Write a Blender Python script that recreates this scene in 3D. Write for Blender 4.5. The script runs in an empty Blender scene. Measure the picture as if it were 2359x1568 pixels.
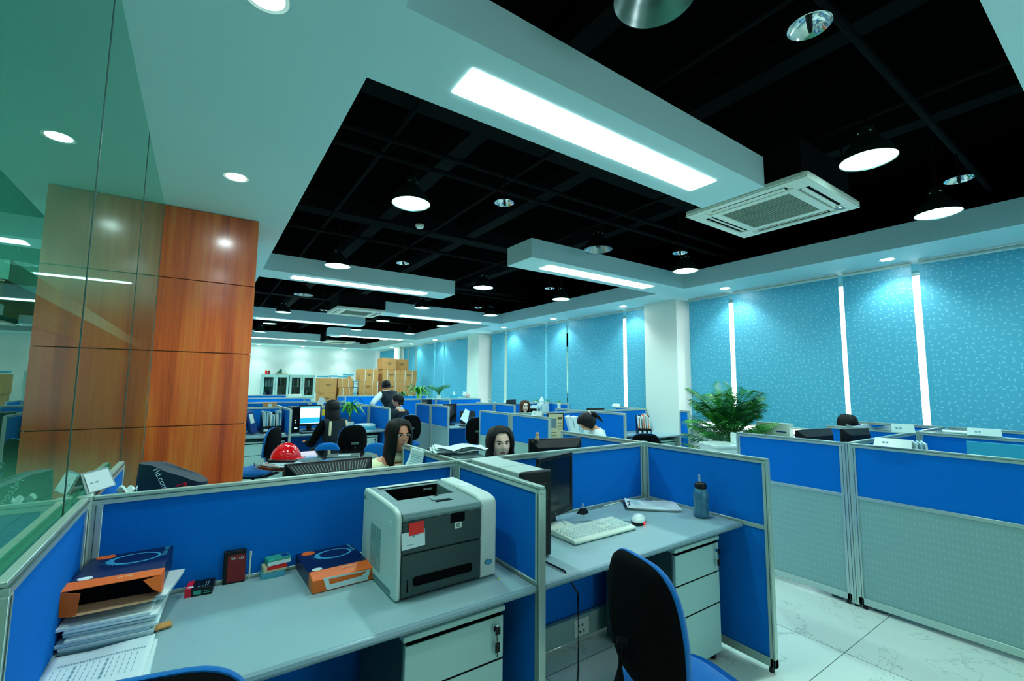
import bpy, math, random
from mathutils import Vector, Matrix, Euler
R = math.radians
PI = math.pi
rnd = random.Random(7)
scn = bpy.context.scene
COL = scn.collection

# ------------------------------------------------------------------ helpers
class MB:
    """collects shapes and links them as ONE mesh object"""
    def __init__(s):
        s.v = []; s.f = []; s.m = []
    def add(s, vs, fs, mi=0):
        b = len(s.v)
        s.v += [tuple(p) for p in vs]
        for f in fs:
            s.f.append([i + b for i in f]); s.m.append(mi)
        return s
    def box(s, x0, y0, z0, x1, y1, z1, mi=0):
        vs = [(x0,y0,z0),(x1,y0,z0),(x1,y1,z0),(x0,y1,z0),(x0,y0,z1),(x1,y0,z1),(x1,y1,z1),(x0,y1,z1)]
        return s.add(vs, [(0,3,2,1),(4,5,6,7),(0,1,5,4),(1,2,6,5),(2,3,7,6),(3,0,4,7)], mi)
    def obox(s, c, sz, rot=(0,0,0), mi=0):
        m = Euler(rot).to_matrix(); c = Vector(c)
        hx, hy, hz = sz[0]/2, sz[1]/2, sz[2]/2
        vs = [c + m @ Vector(p) for p in ((-hx,-hy,-hz),(hx,-hy,-hz),(hx,hy,-hz),(-hx,hy,-hz),(-hx,-hy,hz),(hx,-hy,hz),(hx,hy,hz),(-hx,hy,hz))]
        return s.add(vs, [(0,3,2,1),(4,5,6,7),(0,1,5,4),(1,2,6,5),(2,3,7,6),(3,0,4,7)], mi)
    def loft(s, rings, mi=0, cap=True, close=True):
        n = len(rings[0]); vs = [p for r in rings for p in r]; fs = []
        for i in range(len(rings)-1):
            for j in range(n if close else n-1):
                a = i*n+j; b = i*n+(j+1) % n
                fs.append((a, b, b+n, a+n))
        if cap:
            fs.append(tuple(range(n-1, -1, -1))); fs.append(tuple((len(rings)-1)*n+j for j in range(n)))
        return s.add(vs, fs, mi)
    def tube(s, path, r, n=8, mi=0, cap=True):
        P = [Vector(p) for p in path]; rings = []
        up = Vector((0,0,1))
        for i, p in enumerate(P):
            d = (P[min(i+1,len(P)-1)] - P[max(i-1,0)]).normalized()
            a = d.cross(up)
            if a.length < 1e-3: a = d.cross(Vector((1,0,0)))
            a.normalize(); b = a.cross(d)
            rr = r[i] if isinstance(r, (list, tuple)) else r
            rings.append([p + a*rr*math.cos(2*PI*k/n) + b*rr*math.sin(2*PI*k/n) for k in range(n)])
        return s.loft(rings, mi, cap)
    def lathe(s, prof, c=(0,0,0), n=28, mi=0, cap=False):
        rings = [[(c[0]+r*math.cos(2*PI*k/n), c[1]+r*math.sin(2*PI*k/n), c[2]+z) for k in range(n)] for r, z in prof]
        return s.loft(rings, mi, cap)
    def cyl(s, c, r, h, n=16, mi=0, r2=None):
        return s.lathe([(r,0),(r if r2 is None else r2,h)], c, n, mi, True)
    def prism(s, poly, a, b, plane='xy', mi=0):
        def P(u, v, w): return {'xy':(u,v,w),'xz':(u,w,v),'yz':(w,u,v)}[plane]
        return s.loft([[P(u,v,a) for u,v in poly],[P(u,v,b) for u,v in poly]], mi, True)
    def grid(s, fn, nu, nv, mi=0, cu=False):
        vs = [fn(i/(nu if cu else nu-1), j/(nv-1)) for j in range(nv) for i in range(nu)]; fs = []
        for j in range(nv-1):
            for i in range(nu if cu else nu-1):
                a = j*nu+i; b = j*nu+(i+1) % nu
                fs.append((a, b, b+nu, a+nu))
        return s.add(vs, fs, mi)
    def ball(s, c, r, nu=16, nv=10, mi=0):
        if not isinstance(r, (tuple, list)): r = (r, r, r)
        return s.grid(lambda u, v: (c[0]+r[0]*math.cos(2*PI*u)*math.sin(PI*v), c[1]+r[1]*math.sin(2*PI*u)*math.sin(PI*v), c[2]-r[2]*math.cos(PI*v)), nu, nv, mi, True)
    def xf(s, m):
        s.v = [tuple(m @ Vector(p)) for p in s.v]; return s

def rrect(x0, y0, x1, y1, r, n=5):
    out = []
    for cx, cy, a0 in ((x1-r,y1-r,0),(x0+r,y1-r,90),(x0+r,y0+r,180),(x1-r,y0+r,270)):
        for k in range(n+1):
            a = R(a0 + 90*k/n); out.append((cx+r*math.cos(a), cy+r*math.sin(a)))
    return out

def obj(name, mb, mats, parent=None, bev=0, sm=35, label=None, sub=0, solid=0, segs=2):
    me = bpy.data.meshes.new(name)
    me.from_pydata(mb.v, [], mb.f)
    if not isinstance(mats, (list, tuple)): mats = [mats]
    for m in mats: me.materials.append(MAT[m])
    me.polygons.foreach_set('material_index', mb.m)
    if sm:
        me.polygons.foreach_set('use_smooth', [True]*len(me.polygons))
        me.set_sharp_from_angle(angle=R(sm))
    me.update()
    o = bpy.data.objects.new(name, me); COL.objects.link(o)
    if parent is not None: o.parent = parent
    if solid:
        q = o.modifiers.new('s', 'SOLIDIFY'); q.thickness = solid; q.offset = 0
    if sub:
        q = o.modifiers.new('u', 'SUBSURF'); q.levels = sub; q.render_levels = sub
    if bev:
        q = o.modifiers.new('b', 'BEVEL'); q.width = bev; q.segments = segs; q.limit_method = 'ANGLE'; q.angle_limit = R(40)
        q.harden_normals = False
    if label: o['label'] = label
    return o

def tag(o, label, cat, group=None, kind=None):
    o['label'] = label; o['category'] = cat
    if group: o['group'] = group
    if kind: o['kind'] = kind
    return o
def thing(name, label, cat, loc=(0,0,0), rz=0, group=None):
    o = bpy.data.objects.new(name, None); COL.objects.link(o); o.empty_display_size = .1
    o.location = loc; o.rotation_euler = (0, 0, R(rz))
    return tag(o, label, cat, group)
def struct(name, mb, mats, parent=None, bev=0, sm=30):
    o = obj(name, mb, mats, parent, bev, sm)
    if parent is None: o['kind'] = 'structure'
    return o
KIDS = {}
def dup(root, loc, rz=0, label=None, group=None):
    def cp(o, par):
        c = o.copy(); COL.objects.link(c)
        if par is not None: c.parent = par
        for ch in o.children: cp(ch, c)
        return c
    c = cp(root, None); c.location = loc; c.rotation_euler = (0, 0, R(rz))
    if label: c['label'] = label
    if group: c['group'] = group
    return c
def text(name, body, size, m, loc, rot, parent, ext=.0004, align='CENTER', shear=0):
    cu = bpy.data.curves.new(name, 'FONT'); cu.body = body; cu.size = size; cu.extrude = ext
    cu.align_x = align; cu.align_y = 'CENTER'; cu.shear = shear
    t = bpy.data.objects.new(name, cu); COL.objects.link(t)
    bpy.context.view_layer.update()
    me = bpy.data.meshes.new_from_object(t.evaluated_get(bpy.context.evaluated_depsgraph_get()))
    bpy.data.objects.remove(t); bpy.data.curves.remove(cu)
    me.materials.clear(); me.materials.append(MAT[m])
    o = bpy.data.objects.new(name, me); COL.objects.link(o); o.parent = parent
    o.location = loc; o.rotation_euler = [R(a) for a in rot]
    return o

# ------------------------------------------------------------------ materials
MAT = {}
def mat(name, col, rough=.5, metal=0, spec=.5, emit=None, es=0, noise=0, nscale=30, bump=0, bscale=200, stretch=None, trans=0, coat=0, sheen=0):
    m = bpy.data.materials.new(name); m.use_nodes = True; nt = m.node_tree
    b = nt.nodes['Principled BSDF']
    b.inputs['Base Color'].default_value = (*col, 1); b.inputs['Roughness'].default_value = rough
    b.inputs['Metallic'].default_value = metal; b.inputs['Specular IOR Level'].default_value = spec
    b.inputs['Transmission Weight'].default_value = trans
    b.inputs['Coat Weight'].default_value = coat
    b.inputs['Sheen Weight'].default_value = sheen
    if emit: b.inputs['Emission Color'].default_value = (*emit, 1); b.inputs['Emission Strength'].default_value = es
    if noise or bump:
        tc = nt.nodes.new('ShaderNodeTexCoord'); mp = nt.nodes.new('ShaderNodeMapping')
        nt.links.new(tc.outputs['Object'], mp.inputs[0])
        if stretch: mp.inputs['Scale'].default_value = stretch
    if noise:
        n = nt.nodes.new('ShaderNodeTexNoise'); n.inputs['Scale'].default_value = nscale; n.inputs['Detail'].default_value = 3
        nt.links.new(mp.outputs[0], n.inputs[0])
        mx = nt.nodes.new('ShaderNodeMix'); mx.data_type = 'RGBA'
        mx.inputs[6].default_value = (*[c*(1-noise) for c in col], 1); mx.inputs[7].default_value = (*[min(1, c*(1+noise)) for c in col], 1)
        nt.links.new(n.outputs['Fac'], mx.inputs[0]); nt.links.new(mx.outputs[2], b.inputs['Base Color'])
    if bump:
        n2 = nt.nodes.new('ShaderNodeTexNoise'); n2.inputs['Scale'].default_value = bscale
        nt.links.new(mp.outputs[0], n2.inputs[0])
        bp = nt.nodes.new('ShaderNodeBump'); bp.inputs['Strength'].default_value = bump; bp.inputs['Distance'].default_value = .002
        nt.links.new(n2.outputs['Fac'], bp.inputs['Height']); nt.links.new(bp.outputs[0], b.inputs['Normal'])
    MAT[name] = m; return m

mat('white_wall', (.84,.92,.88), .7, noise=.02, nscale=3)
mat('soffit', (.58,.87,.90), .75, noise=.02, nscale=2)
mat('pillar_paint', (.78,.84,.76), .6)
mat('black_ceiling', (.0012,.0016,.0018), 1, spec=0)
mat('duct_black', (.003,.0055,.006), .9, spec=.1)
mat('wood_edge', (.30,.10,.02), .4)
mat('fabric_blue', (.0012,.17,.64), .95, spec=.1, noise=.12, nscale=500, bump=.3, bscale=900)
mat('steel_panel', (.27,.45,.43), .45, metal=.0, noise=.05, nscale=400)
mat('aluminium', (.52,.66,.60), .35, metal=.55, noise=.05, nscale=40)
mat('alu_dark', (.10,.17,.16), .4, metal=.5)
mat('alu_groove', (.05,.10,.10), .5, metal=.4)
mat('laminate', (.30,.47,.50), .38, noise=.04, nscale=60)
mat('edge_band', (.19,.32,.37), .35)
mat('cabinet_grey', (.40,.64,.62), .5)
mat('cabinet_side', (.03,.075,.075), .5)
mat('black_plastic', (.003,.004,.005), .4, spec=.3, bump=.2, bscale=600)
mat('black_matte', (.0012,.0016,.002), .9, spec=.1)
mat('gloss_black', (.004,.006,.008), .08, coat=.5)
mat('screen_off', (.004,.008,.010), .15)
mat('chair_blue', (.001,.15,.50), .9, spec=.1, noise=.2, nscale=300, bump=.4, bscale=700, sheen=.2)
mat('printer_light', (.60,.72,.68), .45, noise=.02, nscale=200)
mat('printer_mid', (.14,.24,.25), .5)
mat('printer_dark', (.018,.050,.052), .5)
mat('beige_plastic', (.68,.78,.66), .4)
mat('tower_grey', (.48,.60,.56), .4)
mat('paper', (.72,.86,.86), .8)
mat('paper_blue', (.40,.62,.68), .8)
mat('print_ink', (.16,.36,.42), .8)
mat('ink_black', (.01,.02,.02), .7)
mat('orange', (1,.15,.004), .45, noise=.15, nscale=25)
mat('navy', (.002,.012,.075), .4)
mat('sky_ring', (.05,.36,.60), .5)
mat('red', (.95,.006,.004), .35)
mat('red_gloss', (.95,.004,.012), .15, coat=.6)
mat('dark_red', (.22,.002,.003), .5)
mat('crimson', (.7,.004,.03), .5)
mat('green_pack', (.03,.36,.26), .4)
mat('teal_pack', (.06,.36,.50), .4)
mat('cream', (.66,.60,.36), .6)
mat('yellow', (.75,.55,.03), .6)
mat('kraft', (.62,.29,.085), .8, noise=.08, nscale=20)
mat('kraft_dark', (.25,.15,.045), .8)
mat('carton_ink', (.13,.09,.04), .8)
mat('strap_white', (.75,.82,.78), .4)
mat('chrome', (.75,.82,.84), .12, metal=1)
mat('lamp_shell', (.05,.12,.11), .28, metal=.8)
mat('lamp_inner', (.85,.93,.93), .3, metal=.3)
mat('lamp_alu', (.42,.52,.52), .25, metal=.9)
mat('acrylic', (.72,.86,.86), .1, trans=.55)
mat('leaf', (.014,.17,.022), .4, noise=.6, nscale=8)
mat('leaf_light', (.06,.36,.02), .4, noise=.5, nscale=8)
mat('leaf_teal', (.01,.12,.07), .4, noise=.4, nscale=8)
mat('soil', (.02,.012,.006), .9)
mat('ceramic', (.72,.84,.80), .2)
mat('skin', (.85,.36,.20), .5, noise=.05, nscale=20)
mat('skin_pale', (1,.66,.50), .5, noise=.04, nscale=20)
mat('lips', (.50,.14,.11), .5)
mat('hair', (.003,.0025,.003), .5, spec=.25, bump=.8, bscale=40, stretch=(14,14,1))
mat('hair_brown', (.07,.022,.008), .5, spec=.3, bump=.8, bscale=40, stretch=(14,14,1))
mat('eye_white', (.8,.8,.78), .2)
mat('eye_dark', (.01,.008,.006), .2)
mat('beige_knit', (1,.93,.55), .9, noise=.1, nscale=150, bump=.5, bscale=200)
mat('white_shirt', (.82,.90,.90), .8)
mat('dark_knit', (.004,.014,.022), .95, bump=.5, bscale=200)
mat('trousers', (.01,.012,.02), .9)
mat('bag_navy', (.003,.022,.045), .55, noise=.3, nscale=12)
mat('bottle_blue', (.07,.26,.40), .15, trans=.35, noise=.3, nscale=60)
mat('led_green', (.1,.5,.1), .5, emit=(.5,1,.1), es=3)
mat('led_blue', (.1,.3,.5), .5, emit=(.3,.8,1), es=3)
mat('led_red', (.5,.01,.01), .5, emit=(1,.02,.02), es=2)
mat('light_panel', (.9,1,1), .5, emit=(.80,1,.98), es=9)
mat('bulb', (.9,1,1), .5, emit=(.60,1,.95), es=30)
mat('downlight_lens', (.9,1,1), .5, emit=(.85,1,1), es=60)
mat('ac_white', (.85,.92,.80), .4)
mat('ac_grille', (.22,.29,.22), .6)
mat('rubber', (.008,.008,.01), .7)
mat('pink', (.62,.45,.42), .5)
mat('tan', (.55,.36,.2), .6)
mat('folder_blue', (.03,.42,.62), .5)
mat('binder_blue', (.003,.04,.22), .4)
mat('glass_dark', (.02,.06,.07), .05, trans=.2)

def nodes(name):
    m = bpy.data.materials.new(name); m.use_nodes = True
    MAT[name] = m; return m.node_tree, m.node_tree.nodes['Principled BSDF'], m.node_tree.nodes['Material Output']
def N(nt, typ, **kw):
    n = nt.nodes.new(typ)
    for k, v in kw.items():
        if k.startswith('i_'): n.inputs[int(k[2:])].default_value = v
        else: setattr(n, k, v)
    return n
# veneer: vertical figured grain
nt, b, out = nodes('veneer')
tc = N(nt, 'ShaderNodeTexCoord'); mp = N(nt, 'ShaderNodeMapping'); mp.inputs['Scale'].default_value = (7, 7, .4)
nt.links.new(tc.outputs['Object'], mp.inputs[0])
n1 = N(nt, 'ShaderNodeTexNoise'); n1.inputs['Scale'].default_value = 1; n1.inputs['Detail'].default_value = 4; n1.inputs['Distortion'].default_value = .6
nt.links.new(mp.outputs[0], n1.inputs[0])
mp2 = N(nt, 'ShaderNodeMapping'); mp2.inputs['Scale'].default_value = (120, 120, 2); nt.links.new(tc.outputs['Object'], mp2.inputs[0])
n2 = N(nt, 'ShaderNodeTexNoise'); n2.inputs['Scale'].default_value = 1; n2.inputs['Detail'].default_value = 3; nt.links.new(mp2.outputs[0], n2.inputs[0])
ad = N(nt, 'ShaderNodeMath', operation='MULTIPLY_ADD', i_1=.28, i_2=-.14); nt.links.new(n2.outputs['Fac'], ad.inputs[0])
ad2 = N(nt, 'ShaderNodeMath', operation='ADD'); nt.links.new(n1.outputs['Fac'], ad2.inputs[0]); nt.links.new(ad.outputs[0], ad2.inputs[1])
cr = N(nt, 'ShaderNodeValToRGB'); e = cr.color_ramp.elements
e[0].position = .30; e[0].color = (.42, .036, .002, 1); e[1].position = .74; e[1].color = (.92, .26, .035, 1)
x = cr.color_ramp.elements.new(.5); x.color = (.80, .105, .007, 1)
nt.links.new(ad2.outputs[0], cr.inputs[0]); nt.links.new(cr.outputs[0], b.inputs['Base Color'])
b.inputs['Roughness'].default_value = .28; b.inputs['Coat Weight'].default_value = 1; b.inputs['Coat Roughness'].default_value = .16
# floor: pale polished marble tiles
nt, b, out = nodes('marble_floor')
tc = N(nt, 'ShaderNodeTexCoord'); mp = N(nt, 'ShaderNodeMapping'); mp.inputs['Location'].default_value = (0.0, -.39, 0)
nt.links.new(tc.outputs['Object'], mp.inputs[0])
br = N(nt, 'ShaderNodeTexBrick'); br.offset = 0; br.squash = 1
br.inputs['Scale'].default_value = 1; br.inputs['Mortar Size'].default_value = .0022; br.inputs['Brick Width'].default_value = .8; br.inputs['Row Height'].default_value = .8
br.inputs['Color1'].default_value = (1,1,1,1); br.inputs['Color2'].default_value = (1,1,1,1); br.inputs['Mortar'].default_value = (.12,.16,.16,1)
nt.links.new(mp.outputs[0], br.inputs[0])
wn = N(nt, 'ShaderNodeTexNoise'); wn.inputs['Scale'].default_value = 1.6; wn.inputs['Detail'].default_value = 9; wn.inputs['Roughness'].default_value = .62; wn.inputs['Distortion'].default_value = .5
nt.links.new(mp.outputs[0], wn.inputs[0])
cr = N(nt, 'ShaderNodeValToRGB'); e = cr.color_ramp.elements
e[0].position = .495; e[0].color = (.88,.94,.84,1); e[1].position = .508; e[1].color = (.88,.94,.84,1)
x = cr.color_ramp.elements.new(.5015); x.color = (.52,.60,.52,1)
nt.links.new(wn.outputs['Fac'], cr.inputs[0])
mx = N(nt, 'ShaderNodeMix', data_type='RGBA', blend_type='MULTIPLY'); mx.inputs[0].default_value = 1
nt.links.new(cr.outputs[0], mx.inputs[6]); nt.links.new(br.outputs[0], mx.inputs[7]); nt.links.new(mx.outputs[2], b.inputs['Base Color'])
b.inputs['Roughness'].default_value = .18
# blinds: teal translucent fabric with a small fleck print
nt, b, out = nodes('blind_fabric')
tc = N(nt, 'ShaderNodeTexCoord'); sx = N(nt, 'ShaderNodeSeparateXYZ'); nt.links.new(tc.outputs['Object'], sx.inputs[0])
cb = N(nt, 'ShaderNodeCombineXYZ'); nt.links.new(sx.outputs[1], cb.inputs[0]); nt.links.new(sx.outputs[2], cb.inputs[1])
vo = N(nt, 'ShaderNodeTexVoronoi', voronoi_dimensions='2D'); vo.inputs['Scale'].default_value = 18; vo.inputs['Randomness'].default_value = .75
nt.links.new(cb.outputs[0], vo.inputs['Vector'])
sb = N(nt, 'ShaderNodeVectorMath', operation='SUBTRACT'); nt.links.new(cb.outputs[0], sb.inputs[0]); nt.links.new(vo.outputs['Position'], sb.inputs[1])
sc = N(nt, 'ShaderNodeSeparateColor'); nt.links.new(vo.outputs['Color'], sc.inputs[0])
an = N(nt, 'ShaderNodeMath', operation='MULTIPLY', i_1=6.283); nt.links.new(sc.outputs[0], an.inputs[0])
rt = N(nt, 'ShaderNodeVectorRotate', rotation_type='Z_AXIS'); nt.links.new(sb.outputs[0], rt.inputs['Vector']); nt.links.new(an.outputs[0], rt.inputs['Angle'])
ml = N(nt, 'ShaderNodeVectorMath', operation='MULTIPLY'); ml.inputs[1].default_value = (1, 2.6, 1); nt.links.new(rt.outputs[0], ml.inputs[0])
ln = N(nt, 'ShaderNodeVectorMath', operation='LENGTH'); nt.links.new(ml.outputs[0], ln.inputs[0])
mr = N(nt, 'ShaderNodeMapRange'); mr.inputs[1].default_value = .012; mr.inputs[2].default_value = .018; mr.inputs[3].default_value = 1; mr.inputs[4].default_value = 0
nt.links.new(ln.outputs['Value'], mr.inputs[0])
mx = N(nt, 'ShaderNodeMix', data_type='RGBA'); mx.inputs[6].default_value = (.05,.22,.30,1); mx.inputs[7].default_value = (.14,.34,.40,1)
nt.links.new(mr.outputs[0], mx.inputs[0])
df = N(nt, 'ShaderNodeBsdfDiffuse'); nt.links.new(mx.outputs[2], df.inputs[0])
tr = N(nt, 'ShaderNodeBsdfTranslucent')
mx3 = N(nt, 'ShaderNodeMix', data_type='RGBA'); mx3.inputs[6].default_value = (.008,.072,.105,1); mx3.inputs[7].default_value = (.020,.088,.118,1)
nt.links.new(mr.outputs[0], mx3.inputs[0]); nt.links.new(mx3.outputs[2], tr.inputs[0])
gl = N(nt, 'ShaderNodeBsdfGlossy'); gl.inputs['Roughness'].default_value = .45; gl.inputs[0].default_value = (.04,.05,.05,1)
as1 = N(nt, 'ShaderNodeAddShader'); as2 = N(nt, 'ShaderNodeAddShader')
nt.links.new(df.outputs[0], as1.inputs[0]); nt.links.new(tr.outputs[0], as1.inputs[1])
nt.links.new(as1.outputs[0], as2.inputs[0]); nt.links.new(gl.outputs[0], as2.inputs[1]); nt.links.new(as2.outputs[0], out.inputs[0])
# perforated sheet: rows of small dimples on brushed steel
nt, b, out = nodes('perforated_steel')
tc = N(nt, 'ShaderNodeTexCoord'); vo = N(nt, 'ShaderNodeVectorMath', operation='MULTIPLY'); vo.inputs[1].default_value = (45, 1, 22)
nt.links.new(tc.outputs['Object'], vo.inputs[0])
fr = N(nt, 'ShaderNodeVectorMath', operation='FRACTION'); nt.links.new(vo.outputs[0], fr.inputs[0])
su = N(nt, 'ShaderNodeVectorMath', operation='SUBTRACT'); su.inputs[1].default_value = (.5,0,.5); nt.links.new(fr.outputs[0], su.inputs[0])
sx = N(nt, 'ShaderNodeSeparateXYZ'); nt.links.new(su.outputs[0], sx.inputs[0])
cb = N(nt, 'ShaderNodeCombineXYZ'); nt.links.new(sx.outputs[0], cb.inputs[0]); nt.links.new(sx.outputs[2], cb.inputs[1])
ln = N(nt, 'ShaderNodeVectorMath', operation='LENGTH'); nt.links.new(cb.outputs[0], ln.inputs[0])
mr = N(nt, 'ShaderNodeMapRange'); mr.inputs[1].default_value = .16; mr.inputs[2].default_value = .24; mr.inputs[3].default_value = 1; mr.inputs[4].default_value = 0
nt.links.new(ln.outputs['Value'], mr.inputs[0])
mx = N(nt, 'ShaderNodeMix', data_type='RGBA'); mx.inputs[6].default_value = (.25,.44,.42,1); mx.inputs[7].default_value = (.31,.50,.49,1)
nt.links.new(mr.outputs[0], mx.inputs[0]); nt.links.new(mx.outputs[2], b.inputs['Base Color']); b.inputs['Roughness'].default_value = .5
# architectural glass, greenish, and plain window glass
def glass(name, tint, ior, mul):
    nt, b, out = nodes(name); nt.nodes.remove(b)
    t = N(nt, 'ShaderNodeBsdfTransparent'); t.inputs[0].default_value = (*tint, 1)
    g = N(nt, 'ShaderNodeBsdfGlossy'); g.inputs[0].default_value = (.72, .95, .88, 1); g.inputs['Roughness'].default_value = 0
    f = N(nt, 'ShaderNodeFresnel'); f.inputs[0].default_value = ior
    m = N(nt, 'ShaderNodeMath', operation='MULTIPLY', use_clamp=True); m.inputs[1].default_value = mul
    nt.links.new(f.outputs[0], m.inputs[0])
    x = N(nt, 'ShaderNodeMixShader'); nt.links.new(m.outputs[0], x.inputs[0]); nt.links.new(t.outputs[0], x.inputs[1]); nt.links.new(g.outputs[0], x.inputs[2])
    nt.links.new(x.outputs[0], out.inputs[0])
glass('partition_glass', (.30,.62,.52), 1.5, 1.15)
glass('window_glass', (.93,.97,.97), 1.45, 1.0)
glass('cabinet_glass', (.45,.62,.62), 1.45, 1.0)
# monitor picture
nt, b, out = nodes('screen_on')
tc = N(nt, 'ShaderNodeTexCoord'); sx = N(nt, 'ShaderNodeSeparateXYZ'); nt.links.new(tc.outputs['Object'], sx.inputs[0])
cr = N(nt, 'ShaderNodeValToRGB'); cr.color_ramp.interpolation = 'CONSTANT'; e = cr.color_ramp.elements
e[0].position = 0; e[0].color = (.7,.85,.95,1); e[1].position = .07; e[1].color = (.01,.35,.8,1)
for p, c in ((.34,(.25,.7,.95,1)),(.38,(.80,.86,1,1)),(.90,(.15,.55,.9,1))):
    x = cr.color_ramp.elements.new(p); x.color = c
mr = N(nt, 'ShaderNodeMapRange'); mr.inputs[1].default_value = .115; mr.inputs[2].default_value = .40; nt.links.new(sx.outputs[2], mr.inputs[0])
nt.links.new(mr.outputs[0], cr.inputs[0]); nt.links.new(cr.outputs[0], b.inputs['Emission Color']); b.inputs['Emission Strength'].default_value = .95
b.inputs['Base Color'].default_value = (.01,.01,.01,1)

# ------------------------------------------------------------------ camera / world / settings
F, YAW, PIT, ROL, H = 1034.495, 0.601656537, 0.0960180462, 0.00891566585, 1.55
fw = Vector((math.sin(YAW)*math.cos(PIT), math.cos(YAW)*math.cos(PIT), math.sin(PIT)))
r0 = Vector((math.cos(YAW), -math.sin(YAW), 0)); u0 = r0.cross(fw)
rr = r0*math.cos(ROL) + u0*math.sin(ROL); uu = -r0*math.sin(ROL) + u0*math.cos(ROL)
cam = bpy.data.cameras.new('camera'); co = bpy.data.objects.new('camera', cam); COL.objects.link(co)
co.matrix_world = Matrix(((rr.x,uu.x,-fw.x,0),(rr.y,uu.y,-fw.y,0),(rr.z,uu.z,-fw.z,H),(0,0,0,1)))
cam.sensor_fit = 'HORIZONTAL'; cam.sensor_width = 36; cam.lens = F/2359*36; cam.clip_start = .02
scn.camera = co
w = bpy.data.worlds.new('sky'); scn.world = w; w.use_nodes = True
w.node_tree.nodes['Background'].inputs[0].default_value = (.86,.97,1,1); w.node_tree.nodes['Background'].inputs[1].default_value = 3.2
scn.view_settings.view_transform = 'Standard'; scn.view_settings.look = 'None'
scn.view_settings.exposure = .78; scn.view_settings.gamma = 1
cy = scn.cycles
cy.max_bounces = 7; cy.diffuse_bounces = 4; cy.glossy_bounces = 3; cy.transmission_bounces = 4; cy.transparent_max_bounces = 8
cy.caustics_reflective = False; cy.caustics_refractive = False; cy.sample_clamp_indirect = 4; cy.use_denoising = True
cy.use_adaptive_sampling = True; cy.adaptive_threshold = .02

K = (2.98-1.55)/(2.93-1.55)
S = 2.98
GX = -.338      # glass plane
OX0, OX1, OY0, OY1 = .552, 5.83, .29, 19.2   # open black ceiling bay
FARY, WX = 20.3, 6.63
LT = (.55, 1, 1)
def lamp(typ, loc, power, size=.1, col=LT, spot=None, blend=.5):
    l = bpy.data.lights.new(typ.lower()+'_light', typ); l.energy = power; l.color = col
    if typ == 'SPOT': l.spot_size = R(spot); l.spot_blend = blend
    if typ != 'AREA': l.shadow_soft_size = size
    else: l.shape = 'RECTANGLE'; l.size = size[0]; l.size_y = size[1]
    o = bpy.data.objects.new(typ.lower()+'_light', l); COL.objects.link(o); o.location = loc; return o

# ------------------------------------------------------------------ room shell
struct('floor', MB().box(-4, -2.6, -.05, 7.2, FARY+.2, 0), 'marble_floor')
c = MB()
c.box(-4, OY1, S, 7.2, FARY+.2, S+.24); c.box(-4, -2.6, S, 7.2, OY0, S+.24)
c.box(-4, OY0, S, OX0, OY1, S+.24); c.box(OX1, OY0, S, 7.2, OY1, S+.24)
struct('ceiling', c, 'soffit')
c = MB(); z0 = S+.24; z1 = 3.85
c.box(OX0-.6, OY0-.6, z1, OX1+.6, OY1+.6, z1+.05)
c.box(OX0-.65, OY0-.6, z0, OX0-.6, OY1+.6, z1); c.box(OX1+.6, OY0-.6, z0, OX1+.65, OY1+.6, z1)
c.box(OX0-.6, OY0-.65, z0, OX1+.6, OY0-.6, z1); c.box(OX0-.6, OY1+.6, z0, OX1+.6, OY1+.65, z1)
c.box(OX0-.6, OY0-.6, z0, OX0-.01, OY1+.6, z0+.01); c.box(OX1+.01, OY0-.6, z0, OX1+.6, OY1+.6, z0+.01)
struct('ceiling_void', c, 'black_ceiling')
struct('wall_far', MB().box(-4, FARY, 0, 7.2, FARY+.2, S), 'white_wall')
c = MB().box(-4, -2.8, 0, 7.2, -2.6, .8).box(-4, -2.8, 2.6, 7.2, -2.6, S).box(-4, -2.8, .8, 1.5, -2.6, 2.6).box(2.3, -2.8, .8, 7.2, -2.6, 2.6)
struct('wall_near', c, 'white_wall')
wn_ = struct('window_9', MB().box(1.5,-2.75,.8,2.3,-2.7,.86).box(1.5,-2.75,2.54,2.3,-2.7,2.6).box(1.5,-2.75,.86,1.56,-2.7,2.54).box(2.24,-2.75,.86,2.3,-2.7,2.54), 'aluminium')  # added window behind the camera, fill daylight for soffits and desk fronts
obj('window_pane', MB().add([(1.56,-2.72,.86),(2.24,-2.72,.86),(2.24,-2.72,2.54),(1.56,-2.72,2.54)],[(0,1,2,3)]), 'window_glass', wn_)
struct('wall_left', MB().box(-4.1, -2.6, 0, -4, FARY, S).box(GX-.06, 5.2, 0, GX+.02, FARY, S), 'white_wall')
# black services in the void: beams along both directions, conduits
for i, y in enumerate((2.9, 5.6, 8.6, 11.8, 15)):
    struct('trim_%d' % (20+i), MB().box(OX0-.5, y, 3.62, OX1+.5, y+.22, 3.84), 'duct_black')
for i, x in enumerate((1.75, 3.0, 4.55)):
    struct('trim_%d' % (30+i), MB().box(x, OY0-.5, 3.66, x+.16, OY1+.5, 3.83), 'duct_black')
i = 0
for y, z in ((.80, 3.38), (3.30, 3.44), (3.42, 3.36), (5.75, 3.40), (8.1, 3.40)):
    t = tag(obj('conduit', MB().tube([(OX0-.4,y,z),(OX1+.4,y,z)], .022), 'duct_black'),
        ['black conduit in the ceiling void above the nearest chrome dish lamps', 'black conduit in the void, higher of the close pair behind the long light box',
         'black conduit in the void, lower of the close pair behind the long light box', 'black conduit crossing above the third row of pendants', 'black conduit crossing above the second air conditioner'][i], 'conduit'); i += 1
for x in (1.15, 2.35, 3.9):
    tag(obj('conduit', MB().tube([(x,OY0-.4,3.52),(x,OY1+.4,3.52)], .02), 'duct_black'),
        {1.15:'long black conduit running away above the left pendants',2.35:'long black conduit carrying the smoke detector',3.9:'long black conduit running away above the middle pendants'}[x], 'conduit')
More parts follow.
